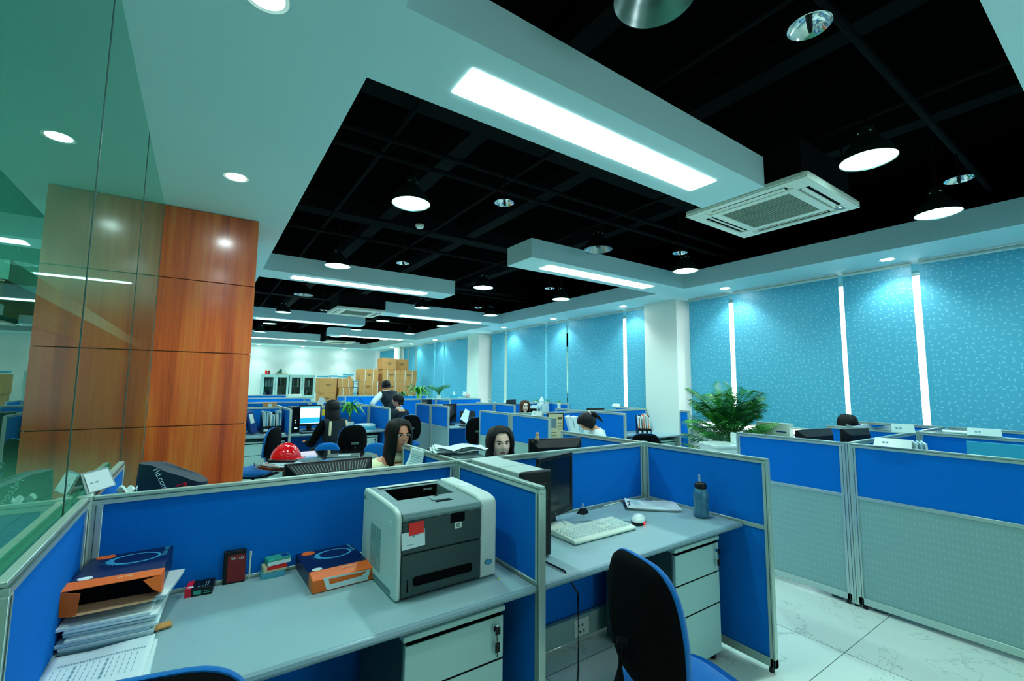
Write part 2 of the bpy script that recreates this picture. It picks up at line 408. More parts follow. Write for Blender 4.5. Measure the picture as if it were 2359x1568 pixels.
# window wall
c = MB().box(WX, -2.6, 0, 7.1, FARY, .84).box(WX+.25, -2.6, S-.06, 7.1, FARY, S)
wr = struct('wall_right', c, 'white_wall')
PIL = [(4.56,5.22), (11.07,11.73), (17.3,17.95)]
for i, (a, b_) in enumerate(PIL):
    struct('wall_right_pillar', MB().box(6.45, a, 0, 7.1, b_, S), 'pillar_paint')
struct('wall_right_pillar', MB().box(6.45, -2.0, 0, 7.1, -1.35, S), 'pillar_paint')
bays = [(-1.35,4.56),(5.22,11.07),(11.73,17.3),(17.95,FARY)]
for i, (a, b_) in enumerate(bays):
    fr_ = MB(); n = max(1, round((b_-a)/2.2))
    fr_.box(6.9, a, .84, 6.98, b_, .88).box(6.9, a, S-.11, 6.98, b_, S-.06)
    fr_.box(6.9, a, .88, 6.98, a+.05, S-.11).box(6.9, b_-.05, .88, 6.98, b_, S-.11)
    wn_ = struct('window_%d' % (i+1), fr_, 'aluminium')
    obj('window_pane', MB().add([(6.94,a+.05,.88),(6.94,b_-.05,.88),(6.94,b_-.05,S-.11),(6.94,a+.05,S-.11)],[(0,1,2,3)]), 'window_glass', wn_)
    obj('window_sill', MB().box(6.58, a, .84, 6.9, b_, .862), 'ceramic', wn_)
# roller blinds, narrow bright gaps between them
def blind(a, b_, lab, wave=0, z0=1.0):
    t = thing('roller_blind', lab, 'blind', (WX-.03, (a+b_)/2, 0), 0, 'teal roller blinds along the window wall')
    w_ = (b_-a)/2; n = 40
    def fn(u, v):
        y = -w_ + 2*w_*u
        return (wave*math.sin(u*w_*14+a)*(.3+.7*(1-v))*.02, y*(1-.006*wave*math.sin(v*PI)), z0 + (S-.05-z0)*v)
    m = MB().grid(fn, n, 8)
    obj('blind_fabric', m, 'blind_fabric', t, sm=60)
    obj('bottom_bar', MB().box(-.012,-w_,z0-.022,.012,w_,z0), 'aluminium', t, .003)
    obj('roller_tube', MB().tube([(.0,-w_,S-.025),(.0,w_,S-.025)], .02), 'aluminium', t)
blind(-1.3,.10,'teal blind off the right edge of view, nearest the viewer')
blind(.14, 1.50, 'wide teal blind at the far right of the photo')
blind(1.565, 2.235, 'narrow teal blind between the two widest bright gaps')
blind(2.285, 3.665, 'wide teal blind behind the big palm')
blind(3.735, 4.42, 'narrow teal blind just right of the large square pillar')
blind(5.225, 5.77, 'narrow teal blind just left of the large square pillar', .5)
blind(5.84, 7.415, 'wide rippled teal blind, second left of the large square pillar', 1)
blind(7.49, 8.145, 'narrow rippled teal blind in the middle of the second window bay', 1)
blind(8.24, 9.86, 'wide teal blind with a bright spot near the right end of second bay', 1)
blind(9.95, 10.60, 'narrow teal blind beside the second pillar', .7)
blind(11.80, 13.54, 'wide teal blind just beyond the second pillar', .6)
blind(13.65, 14.28, 'narrow teal blind behind the potted plants', .6)
blind(14.40, 15.93, 'wide teal blind to the right of the tall carton stack', .6)
blind(16.07, 16.66, 'narrow teal blind partly behind the top carton', .4)
blind(16.79, 17.28, 'narrow teal blind above the carton stack', .3)
blind(18.0, 18.35, 'thin teal blind near the far corner')
blind(18.41, 19.03, 'second last teal blind before the far corner')
blind(19.09, 20.2, 'last teal blind at the far corner')
# wood clad column
colm = struct('wall_column', MB().box(GX, 4.545, 0, .326, 5.22, S), 'wood_edge')
zs = [0, .594, 1.19, 1.786, 2.382, S]
for i in range(5):
    obj('veneer_panel', MB().box(GX, 4.52, zs[i]+.004, .336, 4.545, zs[i+1]-.004), 'veneer', colm)
    obj('veneer_panel', MB().box(.326, 4.545, zs[i]+.004, .336, 5.22, zs[i+1]-.004), 'veneer', colm)
# glass partition
for i, (a, b_) in enumerate(((-2.5,-.6),(-.595,.80),(.805,2.02),(2.025,3.24),(3.245,4.518))):
    g_ = tag(obj('glass_panel', MB().add([(GX,a,0),(GX,b_,0),(GX,b_,S),(GX,a,S)], [(0,1,2,3)]), 'partition_glass', sm=0),
        ['greenish glass wall panel behind the viewer', 'greenish glass wall panel beside the viewer', 'greenish glass wall panel filling the left edge of the photo',
         'greenish glass wall panel between the two vertical joints', 'greenish glass wall panel touching the wooden column'][i], 'glass wall', 'glass wall panels left of the cubicles')
    obj('glass_edge', MB().box(GX-.002,b_-.002,0,GX+.002,b_+.002,S), 'alu_dark', g_, sm=0)
# room seen through the glass
c = MB().box(-1.5, 4.9, 2.30, -1.25, 14, 2.45, 0).box(-1.52, 4.9, 2.13, -1.27, 14, 2.30, 1)
struct('trim_1', c, ['white_wall', 'wood_edge'])
lt = thing('strip_light', 'thin strip light in the room behind the glass', 'light', (-1.45, 8.55, S))
obj('diffuser', MB().box(-.5,-.04,-.012,.5,.04,-.001), 'light_panel', lt)

inner_fill = lamp('AREA', (-1.6, 2.6, 2.9), 22, (1.2, 4.0), (.35, 1, .80))  # added fill light without a fixture, brightens the room behind the glass
inner_fill2 = lamp('AREA', (-2.4, 8.6, 2.9), 25, (1.2, 5.0), (.35, 1, .80))  # second added fill, farther down the same room
# ------------------------------------------------------------------ light boxes hung from the ceiling
def light_box(x0, x1, y0, lab, sx0, sx1, ratio=.42):
    t = thing('ceiling_light_box', lab, 'ceiling light', (x0, y0, S), 0, 'white box ceiling lights')
    w_ = .488; L = x1-x0
    a, b_ = sx0-x0, sx1-x0
    m = MB()      # housing with an opening for the diffuser
    m.box(0,0,0,a,w_,.225); m.box(b_,0,0,L,w_,.225); m.box(a,0,0,b_,.145,.225); m.box(a,.35,0,b_,w_,.225); m.box(a,.145,.04,b_,.35,.225)
    obj('housing', m, 'soffit', t)
    obj('diffuser', MB().box(a,.145,-.004,b_,.35,.02), 'light_panel', t, sm=0)
BX = [(OX0,3.26,1.545,.93,2.885,'longest looking white light box, nearest the viewer'),
      (2.99,OX1,3.98,3.37,5.33,'white light box hanging left of the big pillar, second nearest on the window side'),
      (OX0,3.295,6.45,.93,2.89,'white light box just right of the wooden column top, its glow fading at one end'),
      (3.0,OX1,8.95,3.4,5.35,'white light box touching the second air conditioner'),
      (OX0,3.3,11.35,.93,2.9,'white light box left of the second air conditioner'),
      (3.08,OX1,14.15,3.45,5.4,'last white light box on the window side'),
      (OX0,3.3,16.6,.93,2.9,'last white light box on the column side')]
for x0, x1, y0, a, b_, lab in BX: light_box(x0, x1, y0, lab, a, b_)

# ------------------------------------------------------------------ pendants
def pendant():
    t = thing('pendant_lamp', '', 'pendant lamp')
    out_ = [(.158,0),(.150,.02),(.125,.075),(.095,.115),(.066,.145),(.05,.165),(.046,.2),(.038,.225),(.012,.235)]
    obj('shade', MB().lathe(out_, n=36, mi=0).lathe([(.1595,-.002),(.1595,.003),(.156,.003)], n=36, mi=0), 'lamp_shell', t)
    obj('reflector', MB().lathe([(.156,.002),(.147,.02),(.122,.073),(.092,.112),(.063,.142),(.03,.15),(.0,.15)], n=36), 'lamp_inner', t)
    obj('bulb', MB().ball((0,0,.068), (.036,.036,.05), 16, 10), 'bulb', t)
    k = MB()
    for q in range(4):
        a = PI/4+q*PI/2; k.ball((.046*math.cos(a),.046*math.sin(a),.19), .009, 8, 6)
    obj('collar_knobs', k, 'chrome', t)
    obj('rod', MB().tube([(0,0,.23),(0,0,.79)], .008), 'black_plastic', t)
    return t
def pendant_off(src):
    t = dup(src, (0,0,0))
    for ch in t.children:
        if ch.name.startswith('reflector'):
            ch.data = ch.data.copy(); ch.data.materials[0] = MAT['lamp_alu']
        if ch.name.startswith('bulb'):
            ch.data = ch.data.copy(); ch.data.materials[0] = MAT['glass_dark']
        if ch.name.startswith('shade'):
            ch.data = ch.data.copy(); ch.data.materials[0] = MAT['black_plastic']
    return t
P0 = pendant(); P1 = pendant_off(P0)
rows = [1.02, 3.50, 6.0, 8.38, 10.78, 13.1, 15.5, 17.9]; cols = [1.36, 3.56, 5.17]
cn = ['in the file above the left cubicles', 'in the middle file', 'in the file nearest the windows']
rn = ['first (nearest)', 'second', 'third', 'fourth', 'fifth', 'sixth', 'seventh', 'last and farthest']
off = {(0,0),(1,1),(3,0),(7,2)}
used0 = used1 = False
for j, y in enumerate(rows):
    for i, x in enumerate(cols):
        lab = ('unlit' if (j,i) in off else 'lit') + ' dark bell pendant lamp, ' + rn[j] + ' ' + cn[i]
        if (j,i) in off:
            t = P1 if not used1 else dup(P1, (x,y,3.05)); used1 = True
        else:
            t = P0 if not used0 else dup(P0, (x,y,3.05)); used0 = True
            lamp('SPOT', (x, y, 3.035), 44, .05, LT, 150, .6)
        t.location = (x, y, 3.05); t['label'] = lab; t['group'] = 'bell pendant lamps under the black ceiling'
def dish():
    t = thing('dish_lamp', '', 'ceiling lamp')
    obj('dish', MB().lathe([(.0,.05),(.03,.048),(.06,.035),(.085,0),(.087,.001),(.062,.038),(.03,.052),(0,.054)], n=32), 'chrome', t)
    obj('socket', MB().tube([(0,0,.05),(.004,0,-.0),(.01,0,-.025)], [.014,.012,.007]), 'black_plastic', t)
    obj('rod', MB().tube([(0,0,.05),(0,0,.7)], .008), 'black_plastic', t)
    return t
D0 = dish(); first = True
for x, y, q in ((2.14,.79,'nearest the viewer, with a black rod'), (4.73,.80,'above the window end of the aisle'), (2.12,3.23,'left of the dark middle pendant'), (4.70,3.25,'beside the lit pendant near the second light box'),
             (2.13,5.72,'above the third light box'), (4.72,5.77,'just left of a small lit pendant'), (4.75,8.2,'small and far above the fourth light box'), (2.15,10.6,'small and far over the left light boxes')):
    t = D0 if first else dup(D0, (0,0,0)); first = False
    t.location = (x, y, 3.15); t['label'] = 'chrome dish ceiling lamp ' + q; t['group'] = 'chrome dish lamps'
sd = thing('smoke_detector', 'small white smoke detector hanging from a conduit in the black void', 'smoke detector', (2.0, 4.85, 3.36))
obj('detector_body', MB().lathe([(0,-.0),(.035,0),(.05,.02),(.05,.04),(.02,.05),(0,.05)], n=24), 'ac_white', sd)
obj('stem', MB().tube([(0,0,.05),(0,0,.48)], .006), 'duct_black', sd)

# ------------------------------------------------------------------ recessed downlights
def downlight():
    t = thing('downlight', '', 'downlight')
    obj('trim_ring', MB().lathe([(.062,-.001),(.078,-.004),(.080,0)], n=24).lathe([(.062,-.001),(.06,.003)], n=24), 'ceramic', t)
    obj('lens', MB().lathe([(0,-.002),(.061,-.002)], n=24), 'downlight_lens', t, sm=0)
    return t
DL = downlight(); first = True
dls = [(6.28, 1.69*1+.0, 'w'), (6.28,3.60,'w'), (6.28,5.56,'w'), (6.28,7.55,'w'), (6.28,9.53,'w'), (6.28,13.65,'w'), (6.28,15.7,'w'), (6.28,17.8,'w'), (6.28,-.2,'w'),
       (.11,1.80,'s'), (.11,3.61,'s'), (.11,-.1,'s'), (1.73,19.85,'f'), (4.94,19.85,'f'), (3.3,19.85,'f')]
for k, (x, y, q) in enumerate(dls):
    t = DL if first else dup(DL, (0,0,0)); first = False
    t.location = (x, y, S)
    if q == 'w': lab = 'recessed downlight in the soffit over the window blinds, %s from the viewer' % ['second','third','fourth','fifth','sixth','seventh','eighth','ninth','first'][k]
    elif q == 's': lab = {1.8:'recessed downlight in the plain left soffit, cut by the top edge of view',3.61:'recessed downlight in the left soffit before the wooden column',-.1:'recessed downlight in the left soffit behind the viewer'}[y]
    else: lab = 'recessed downlight against the far white wall, ' + {1.73:'left one beside the column',4.94:'right one above the carton stack',3.3:'middle one above the cabinets'}[x]
    t['label'] = lab; t['group'] = 'round recessed downlights'
    sp = lamp('SPOT', (x, y, S-.03), {'w':26,'s':16,'f':24}[q], .03, (.80,1,.98), 110, .7)
    if q == 'f' : sp.rotation_euler = (R(-10), 0, 0)
    if q == 'w': sp.rotation_euler = (0, R(-14), 0)

# ------------------------------------------------------------------ ceiling cassettes
def cassette():
    t = thing('air_conditioner', '', 'air conditioner')
    w_ = .475; m = MB()
    # bottom panel built from strips so the four slots and the middle grille are real recesses
    m.prism(rrect(-w_,-w_,w_,w_,.03), .012, .045)
    for s_ in (-1,1):
        m.box(-w_+.005, s_*.44-.03 if s_>0 else -.47, 0, w_-.005, .47 if s_>0 else -.41, .014)
        m.box(s_*.44-.03 if s_>0 else -.47, -.41, 0, .47 if s_>0 else -.41, .41, .014)
        m.box(-.41, s_*.37-.04 if s_>0 else -.41, 0, -.29, .41 if s_>0 else -.33, .014); m.box(.29, s_*.37-.04 if s_>0 else -.41, 0, .41, .41 if s_>0 else -.33, .014)
    m.box(-.33,-.33,0,.33,-.265,.014).box(-.33,.265,0,.33,.33,.014).box(-.33,-.265,0,-.265,.265,.014).box(.265,-.265,0,.33,.265,.014)
    obj('front_panel', m, 'ac_white', t, .003)
    s2 = MB()
    for a in range(4):
        s2.add([tuple(Matrix.Rotation(a*PI/2,3,'Z') @ Vector(p)) for p in ((-.29,.335,.0115),(.29,.335,.0115),(.29,.408,.0115),(-.29,.408,.0115))], [(0,1,2,3)])
    obj('air_slots', s2, 'black_matte', t, sm=0)
    for a in range(4):
        v = MB().obox((0,.365,.006), (.56,.030,.006), (R(18),0,0)).xf(Matrix.Rotation(a*PI/2,4,'Z'))
        obj('louvre', v, 'ac_white', t)
    g = MB().box(-.265,-.265,.006,.265,.265,.012)
    for k in range(26): g.box(-.262,-.255+k*.02,.002,.262,-.249+k*.02,.006)
    for k in (-.09,.09): g.box(k-.003,-.262,.001,k+.003,.262,.006)
    obj('intake_grille', g, 'ac_grille', t, sm=0)
    obj('receiver', MB().box(.31,-.40,-.001,.40,-.34,.001).box(.33,-.385,-.002,.35,-.37,0,1), ['printer_mid','led_blue'], t, sm=0)
    obj('unit_body', MB().box(-.42,-.42,.045,.42,.42,.33), 'duct_black', t)
    for hx, hy in ((-.44,-.38),(.44,-.38),(-.44,.38),(.44,.38)): obj('hanger_rod', MB().tube([(hx,hy,.1),(hx,hy,.86)],.006), 'duct_black', t)
    return t
AC = cassette(); AC['label'] = 'square white ceiling air conditioner, large, beside the nearest light box end'; AC['group'] = 'ceiling air conditioners'
AC.location = (3.795, 1.765, S)
dup(AC, (2.52, 9.33, S-.02), 0, 'square white ceiling air conditioner in mid distance over the middle of the office')
dup(AC, (3.95, 16.75, S-.02), 0, 'small looking white ceiling air conditioner farthest from the viewer')

# ------------------------------------------------------------------ partitions
T = 1.142
def panel(x0, y0, x1, y1, lab, lower='fabric_blue', upper='fabric_blue', seam=.76, e0=1, e1=1, group=None, base=.0):
    L = math.hypot(x1-x0, y1-y0); rz = math.degrees(math.atan2(y1-y0, x1-x0))
    t = thing('partition_panel', lab, 'partition', (x0, y0, 0), rz, group)
    f = MB(); h = .016
    f.box(0,-h,T-.03,L,h,T-.012,0); f.box(.002,-.011,T-.012,L-.002,.011,T-.0,0)      # top rail with a narrow raised bead
    f.box(0,-h-.001,T-.014,L,h+.001,T-.0115,1)
    f.box(0,-h,.03,L,h,.075,0); f.box(.03,-h+.001,seam-.012,L-.03,h-.001,seam+.012,0)
    for a, q in ((0,e0),(L-.03,e1)):
        f.box(a,-h,.03,a+.03,h,T-.03,0); f.box(a+.010,-h-.002,.03,a+.013,h+.002,T-.03,1)
    obj('frame', f, ['aluminium','alu_groove'], t, .0015, segs=1)
    obj('upper_panel', MB().box(.03,-.009,seam+.012,L-.03,.009,T-.03), upper, t, sm=0)
    obj('lower_panel', MB().box(.03,-.009,.075,L-.03,.009,seam-.012), lower, t, sm=0)
    for a in (.03, L-.03): obj('levelling_foot', MB().cyl((a,0,0),.014,.03,10), 'black_plastic', t)
    return t
def post(x, y, lab, group='partition posts'):
    t = thing('partition_post', lab, 'partition post', (x, y, 0), 0, group)
    m = MB().prism(rrect(-.021,-.021,.021,.021,.006,3), .02, T+.002)
    obj('column', m, 'aluminium', t)
    g = MB()
    for s_ in (-1,1):
        for q in (-.008,.008):
            g.box(q-.0015, s_*.0215-.001, .03, q+.0015, s_*.0215+.001, T-.006); g.box(s_*.0215-.001, q-.0015, .03, s_*.0215+.001, q+.0015, T-.006)
    obj('grooves', g, 'alu_groove', t, sm=0)
    obj('levelling_foot', MB().cyl((0,0,0),.014,.02,10), 'black_plastic', t)
    return t
XL, XM, XR, YS = -.310, 1.152, 2.66, 2.18
panel(XL+.02, YS, XM-.02, YS, 'blue partition behind the laser printer and paper reams')
panel(XM+.02, YS, XR-.02, YS, 'blue partition behind the switched off monitor')
panel(XL, 1.36, XL, YS-.02, 'blue partition with a name stand, at the left edge beside the glass')
panel(XM, 1.45, XM, YS-.02, 'blue partition between the printer and the grey computer tower')
panel(XR, 1.31, XR, YS-.02, 'blue partition behind the water bottle')
panel(XL, YS+.02, XL, 3.03, 'blue partition continuing behind the name stand toward the wooden column')
panel(XM, YS+.02, XM, 2.95, 'blue partition with a hanging sheet of paper beside the woman in glasses')
panel(XR, YS+.02, XR, 3.08, 'blue partition just right of the cat figurine on a monitor')
for x, y, l in ((XL,YS,'aluminium post in the left corner behind the taller paper pile'), (XM,YS,'aluminium post behind the right of the printer'), (XR,YS,'aluminium corner post behind the clipboard')):
    post(x, y, l)
# right cluster across the aisle
AX = 3.94; SB = 1.37; CB = 5.53
panel(AX, -.02, AX, SB-.02, 'large two-tone partition at the right edge, blue over dotted steel', 'perforated_steel')
panel(AX, SB+.02, AX, 2.20, 'narrow two-tone partition across the aisle, beyond the tall double post', 'perforated_steel')
panel(AX, -1.6, AX, -.03, 'two-tone partition beyond the right edge of the photo', 'perforated_steel')
post(AX, SB, 'wide aluminium post between the two dotted steel partitions')
panel(AX+.02, SB, CB-.02, SB, 'blue partition topped by the leaning name stand, right of the aisle')
panel(CB+.02, SB, 6.45, SB, 'blue partition end meeting the windows, behind the name stands')
panel(CB, .10, CB, SB-.02, 'blue partition behind the bright blue folder')
panel(CB, SB+.02, CB, 2.10, 'blue partition behind the two black monitor tops')
panel(6.50, .3, 6.50, SB-.02, 'blue partition close to the blinds at the far right')
panel(6.50, SB+.02, 6.50, 2.2, 'blue partition close to the blinds right of the black haired head')
post(CB, SB, 'post under the leaning name stand')
# middle right cluster
CX, CY, CC = 3.58, 5.22, 5.05
panel(CX, 4.36, CX, CY-.02, 'two-tone partition right behind the second woman, nearer half', 'steel_panel')
panel(CX, CY+.02, CX, 6.07, 'two-tone partition left behind the second woman, farther half', 'steel_panel')
post(CX, CY, 'post in the middle of the two-tone partition behind the second woman')
panel(CX+.02, CY, CC-.02, CY, 'blue partition behind the leaning magazine and the bent down person')
panel(CC+.02, CY, 6.45, CY, 'blue partition behind the black magazine file')
panel(CC, 4.45, CC, CY-.02, 'blue partition right of the bent down person')
panel(CC, CY+.02, CC, 6.0, 'blue partition ending beside the brown haired head')
panel(6.5, 4.40, 6.5, CY-.02, 'blue partition just left of the big palm')
panel(6.5, CY+.02, 6.5, 6.0, 'blue partition with a name stand close to the ripple blind')
post(CC, CY, 'post where four partitions meet behind the bent down person')
# further right clusters
DX, DY, DC = 3.66, 8.05, 5.1
panel(DX, 7.30, DX, DY-.02, 'two-tone partition in mid distance beside the empty black chair', 'steel_panel')
panel(DX, DY+.02, DX, 8.78, 'two-tone partition in mid distance, right of the man in the dark sweater', 'steel_panel')
panel(DX+.02, DY, DC-.02, DY, 'blue partition behind the leaning open document holder')
panel(DC+.02, DY, 6.45, DY, 'blue partition behind the brown haired head')
panel(DC, 7.3, DC, DY-.02, 'short blue partition left of the tall black monitor')
panel(DC, DY+.02, DC, 8.8, 'blue partition left of the clear bottles')
panel(6.5, 7.3, 6.5, DY-.02, 'blue partition under the small pot plants by the blind')
panel(6.5, DY+.02, 6.5, 8.8, 'blue partition near the second pillar')
EX, EY, EC = 3.70, 10.9, 5.1
for (a, b_, c_, d_, l, lo) in ((EX,10.1,EX,EY-.02,'far two-tone partition under the big leafy plant','steel_panel'),(EX,EY+.02,EX,11.7,'far two-tone partition behind the man in the dark sweater','steel_panel'),
      (EX+.02,EY,EC-.02,EY,'far blue partition below the leafy plants','fabric_blue'),(EC+.02,EY,6.45,EY,'far blue partition below the pink plush toy','fabric_blue'),(EC,10.1,EC,EY-.02,'far blue partition behind the grey monitor back','fabric_blue'),
      (3.45,13.5,3.45,14.4,'distant blue partition pair below the banded cartons','fabric_blue'),(2.3,12.25,2.3,13.05,'distant blue partition left of the banded cartons','fabric_blue'),
      (-.3,13.05,2.28,13.05,'distant long blue partition below the steel cabinets','fabric_blue'),(3.47,14.4,6.4,14.4,'distant blue partition in front of the carton stack','fabric_blue'),
      (2.42,15.6,2.42,16.4,'distant blue partition left of the leaning white papers','fabric_blue'),(-.3,15.9,2.4,15.9,'most distant blue partition, under the beige box screen','fabric_blue')):
    panel(a, b_, c_, d_, l, lo)
# left cluster beyond the round table
FY = 8.28; FM = 1.12; FR = 2.56
panel(-.3, FY, FM-.02, FY, 'blue partition behind the row of files and the blue ring binder')
panel(FM+.02, FY, FR-.02, FY, 'blue partition behind the lit computer screen')
panel(FM, 7.42, FM, FY-.02, 'blue partition between the files and the black computer tower')
panel(FR, 7.23, FR, FY-.02, 'blue partition right of the blue letter tray')
panel(FM, FY+.02, FM, 9.1, 'blue partition edge above the lit computer screen')
panel(FR, FY+.02, FR, 9.1, 'blue partition behind the standing man in the vest')
for x, y, l in ((FM,FY,'post behind the black computer tower'),(FR,FY,'post behind the blue letter tray')): post(x, y, l)
panel(-.3, 10.3, 1.9, 10.3, 'blue partition behind the cardboard boxes on the shelf')
panel(1.92, 10.3, 2.6, 10.3, 'short blue partition behind the paper bag')

# ------------------------------------------------------------------ desks and pedestals
def desk(x0, x1, y0, y1, lab, front=-1, group=None, z=.76):
    t = thing('desk', lab, 'desk', ((x0+x1)/2, (y0+y1)/2, 0), 0 if front < 0 else 180, group)
    w_ = (x1-x0)/2; d = (y1-y0)/2
    obj('desktop', MB().box(-w_,-d+.012,z-.028,w_,d,z), 'laminate', t, .003)
    pr = [(-d+.013, z-.028), (-d+.004, z-.026), (-d-.004, z-.018), (-d-.006, z-.012), (-d-.002, z-.003), (-d+.006, z), (-d+.013, z)]
    obj('edge_band', MB().prism(pr, -w_, w_, 'yz'), 'edge_band', t)
    for s_ in (-1, 1):
        x = s_*(w_-.014)
        obj('side_leg', MB().box(x-.01, d-.14, 0, x+.01, d-.07, z-.028), 'alu_dark', t)
        obj('support_bracket', MB().prism([(d-.02,z-.03),(-d+.12,z-.03),(-d+.12,z-.05),(d-.05,z-.2),(d-.02,z-.2)], x-.008, x+.008, 'yz'), 'alu_dark', t)
    return t
def pedestal(x0, y0, lab, w_=.41, dp=.50, h=.66, group='drawer pedestals', rz=0):
    t = thing('drawer_pedestal', lab, 'drawer unit', (x0+w_/2, y0+dp/2, 0), rz, group)
    a, d = w_/2, dp/2
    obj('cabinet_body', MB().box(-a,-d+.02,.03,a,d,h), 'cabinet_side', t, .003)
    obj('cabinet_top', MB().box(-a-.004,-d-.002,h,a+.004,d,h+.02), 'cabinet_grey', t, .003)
    zs_ = [.05, .318, .49, h-.008]
    for k in range(3):
        dr = obj('drawer', MB().box(-a+.003,-d,zs_[k],a-.003,-d+.02,zs_[k+1]-.006), 'cabinet_grey', t, .003)
        obj('finger_groove', MB().box(-a+.01,-d+.001,zs_[k+1]-.006,a-.01,-d+.02,zs_[k+1]-.001), 'black_matte', dr, sm=0)
    lk = obj('lock', MB().tube([(a-.045,-d,h-.05),(a-.045,-d-.012,h-.05)], .011, 12), 'chrome', t)
    obj('key', MB().obox((a-.045,-d-.026,h-.052),(.022,.004,.028)).obox((a-.043,-d-.022,h-.115),(.020,.005,.034)).tube([(a-.045,-d-.02,h-.06),(a-.043,-d-.02,h-.15)],.002,5), 'black_plastic', lk, .001)
    for sx_ in (-1,1):
        for sy_ in (-1,1): obj('foot', MB().cyl((sx_*(a-.03), sy_*(d-.04), 0), .015, .03, 10), 'black_plastic', t)
    return t
desk(XL+.02, XM-.024, 1.462, YS-.024, 'grey desk carrying the laser printer and paper reams')
desk(XM+.024, XR-.024, 1.462, YS-.024, 'grey desk carrying the keyboard, mouse and clipboard')
pedestal(.628, 1.55, 'three drawer unit with keys under the printer desk')
pedestal(2.125, 1.55, 'three drawer unit with keys under the keyboard desk')
desk(XL+.02, XM-.024, YS+.024, 2.88, 'grey desk behind the printer partition, in front of the woman in glasses', 1)
desk(XM+.024, XR-.024, YS+.024, 2.88, 'grey desk behind the monitor partition, in front of the second woman', 1)
for q in ((AX+.02,CB-.02,SB-.72,SB-.024,-1,'grey desk behind the large right partition'), (AX+.02,CB-.02,SB+.024,SB+.72,1,'grey desk under the two black monitors at right'),
          (CX+.02,CC-.02,4.5,CY-.024,-1,'grey desk where the bent down person sits'), (CC+.02,6.45,4.5,CY-.024,-1,'grey desk with the black magazine file'),
          (CX+.02,CC-.02,CY+.024,5.94,1,'grey desk behind the framed page'), (CC+.02,6.45,CY+.024,5.94,1,'grey desk with the black monitor near the ripple blind'),
          (DX+.02,DC-.02,7.33,DY-.024,-1,'grey desk with the document holder in mid distance'), (DC+.02,6.45,7.33,DY-.024,-1,'grey desk of the brown haired person'),
          (DX+.02,DC-.02,DY+.024,8.76,1,'grey desk behind the document holder partition'), (EX+.02,EC-.02,10.2,EY-.024,-1,'far grey desk with the grey monitor'),(EC+.02,6.45,10.2,EY-.024,-1,'far grey desk beside the pillar'),
          (-.28,FM-.02,7.46,FY-.024,-1,'grey desk with the row of files'), (FM+.02,FR-.02,7.46,FY-.024,-1,'grey desk with the lit computer screen'),
          (1.95,3.4,9.6,10.28,-1,'desk the vest man leans over')):
    desk(q[0], q[1], q[2], q[3], q[5], q[4], 'grey desks in the other cubicles')
pedestal(.55, 7.52, 'wide grey drawer unit behind the red helmet', .52, .5, .66)
pedestal(1.95, 7.52, 'grey drawer unit right of the large black chair back', .52, .5, .66)
pedestal(5.95, 4.56, 'grey drawer unit left of the palm')
# low cable duct along the back of the near desks, with sockets
for x0, x1, lab in ((XL+.04, XM-.04, 'cable duct under the printer desk'), (XM+.04, XR-.04, 'cable duct with sockets under the keyboard desk')):
    t = thing('cable_duct', lab, 'cable duct', (x0, YS-.02, 0))
    obj('duct_cover', MB().box(0,-.03,.02,x1-x0,0,.15), 'steel_panel', t, .003)
    for px in (.36, .80):
        pl = obj('socket_plate', MB().box(px-.06,-.036,.035,px+.06,-.03,.135), 'ceramic', t, .002)
        for qx, qz in ((-.03,.09),(.0,.09),(-.02,.055),(.012,.055)): obj('socket_hole', MB().box(px+qx,-.0365,qz,px+qx+.009,-.036,qz+.015), 'black_matte', pl, sm=0)

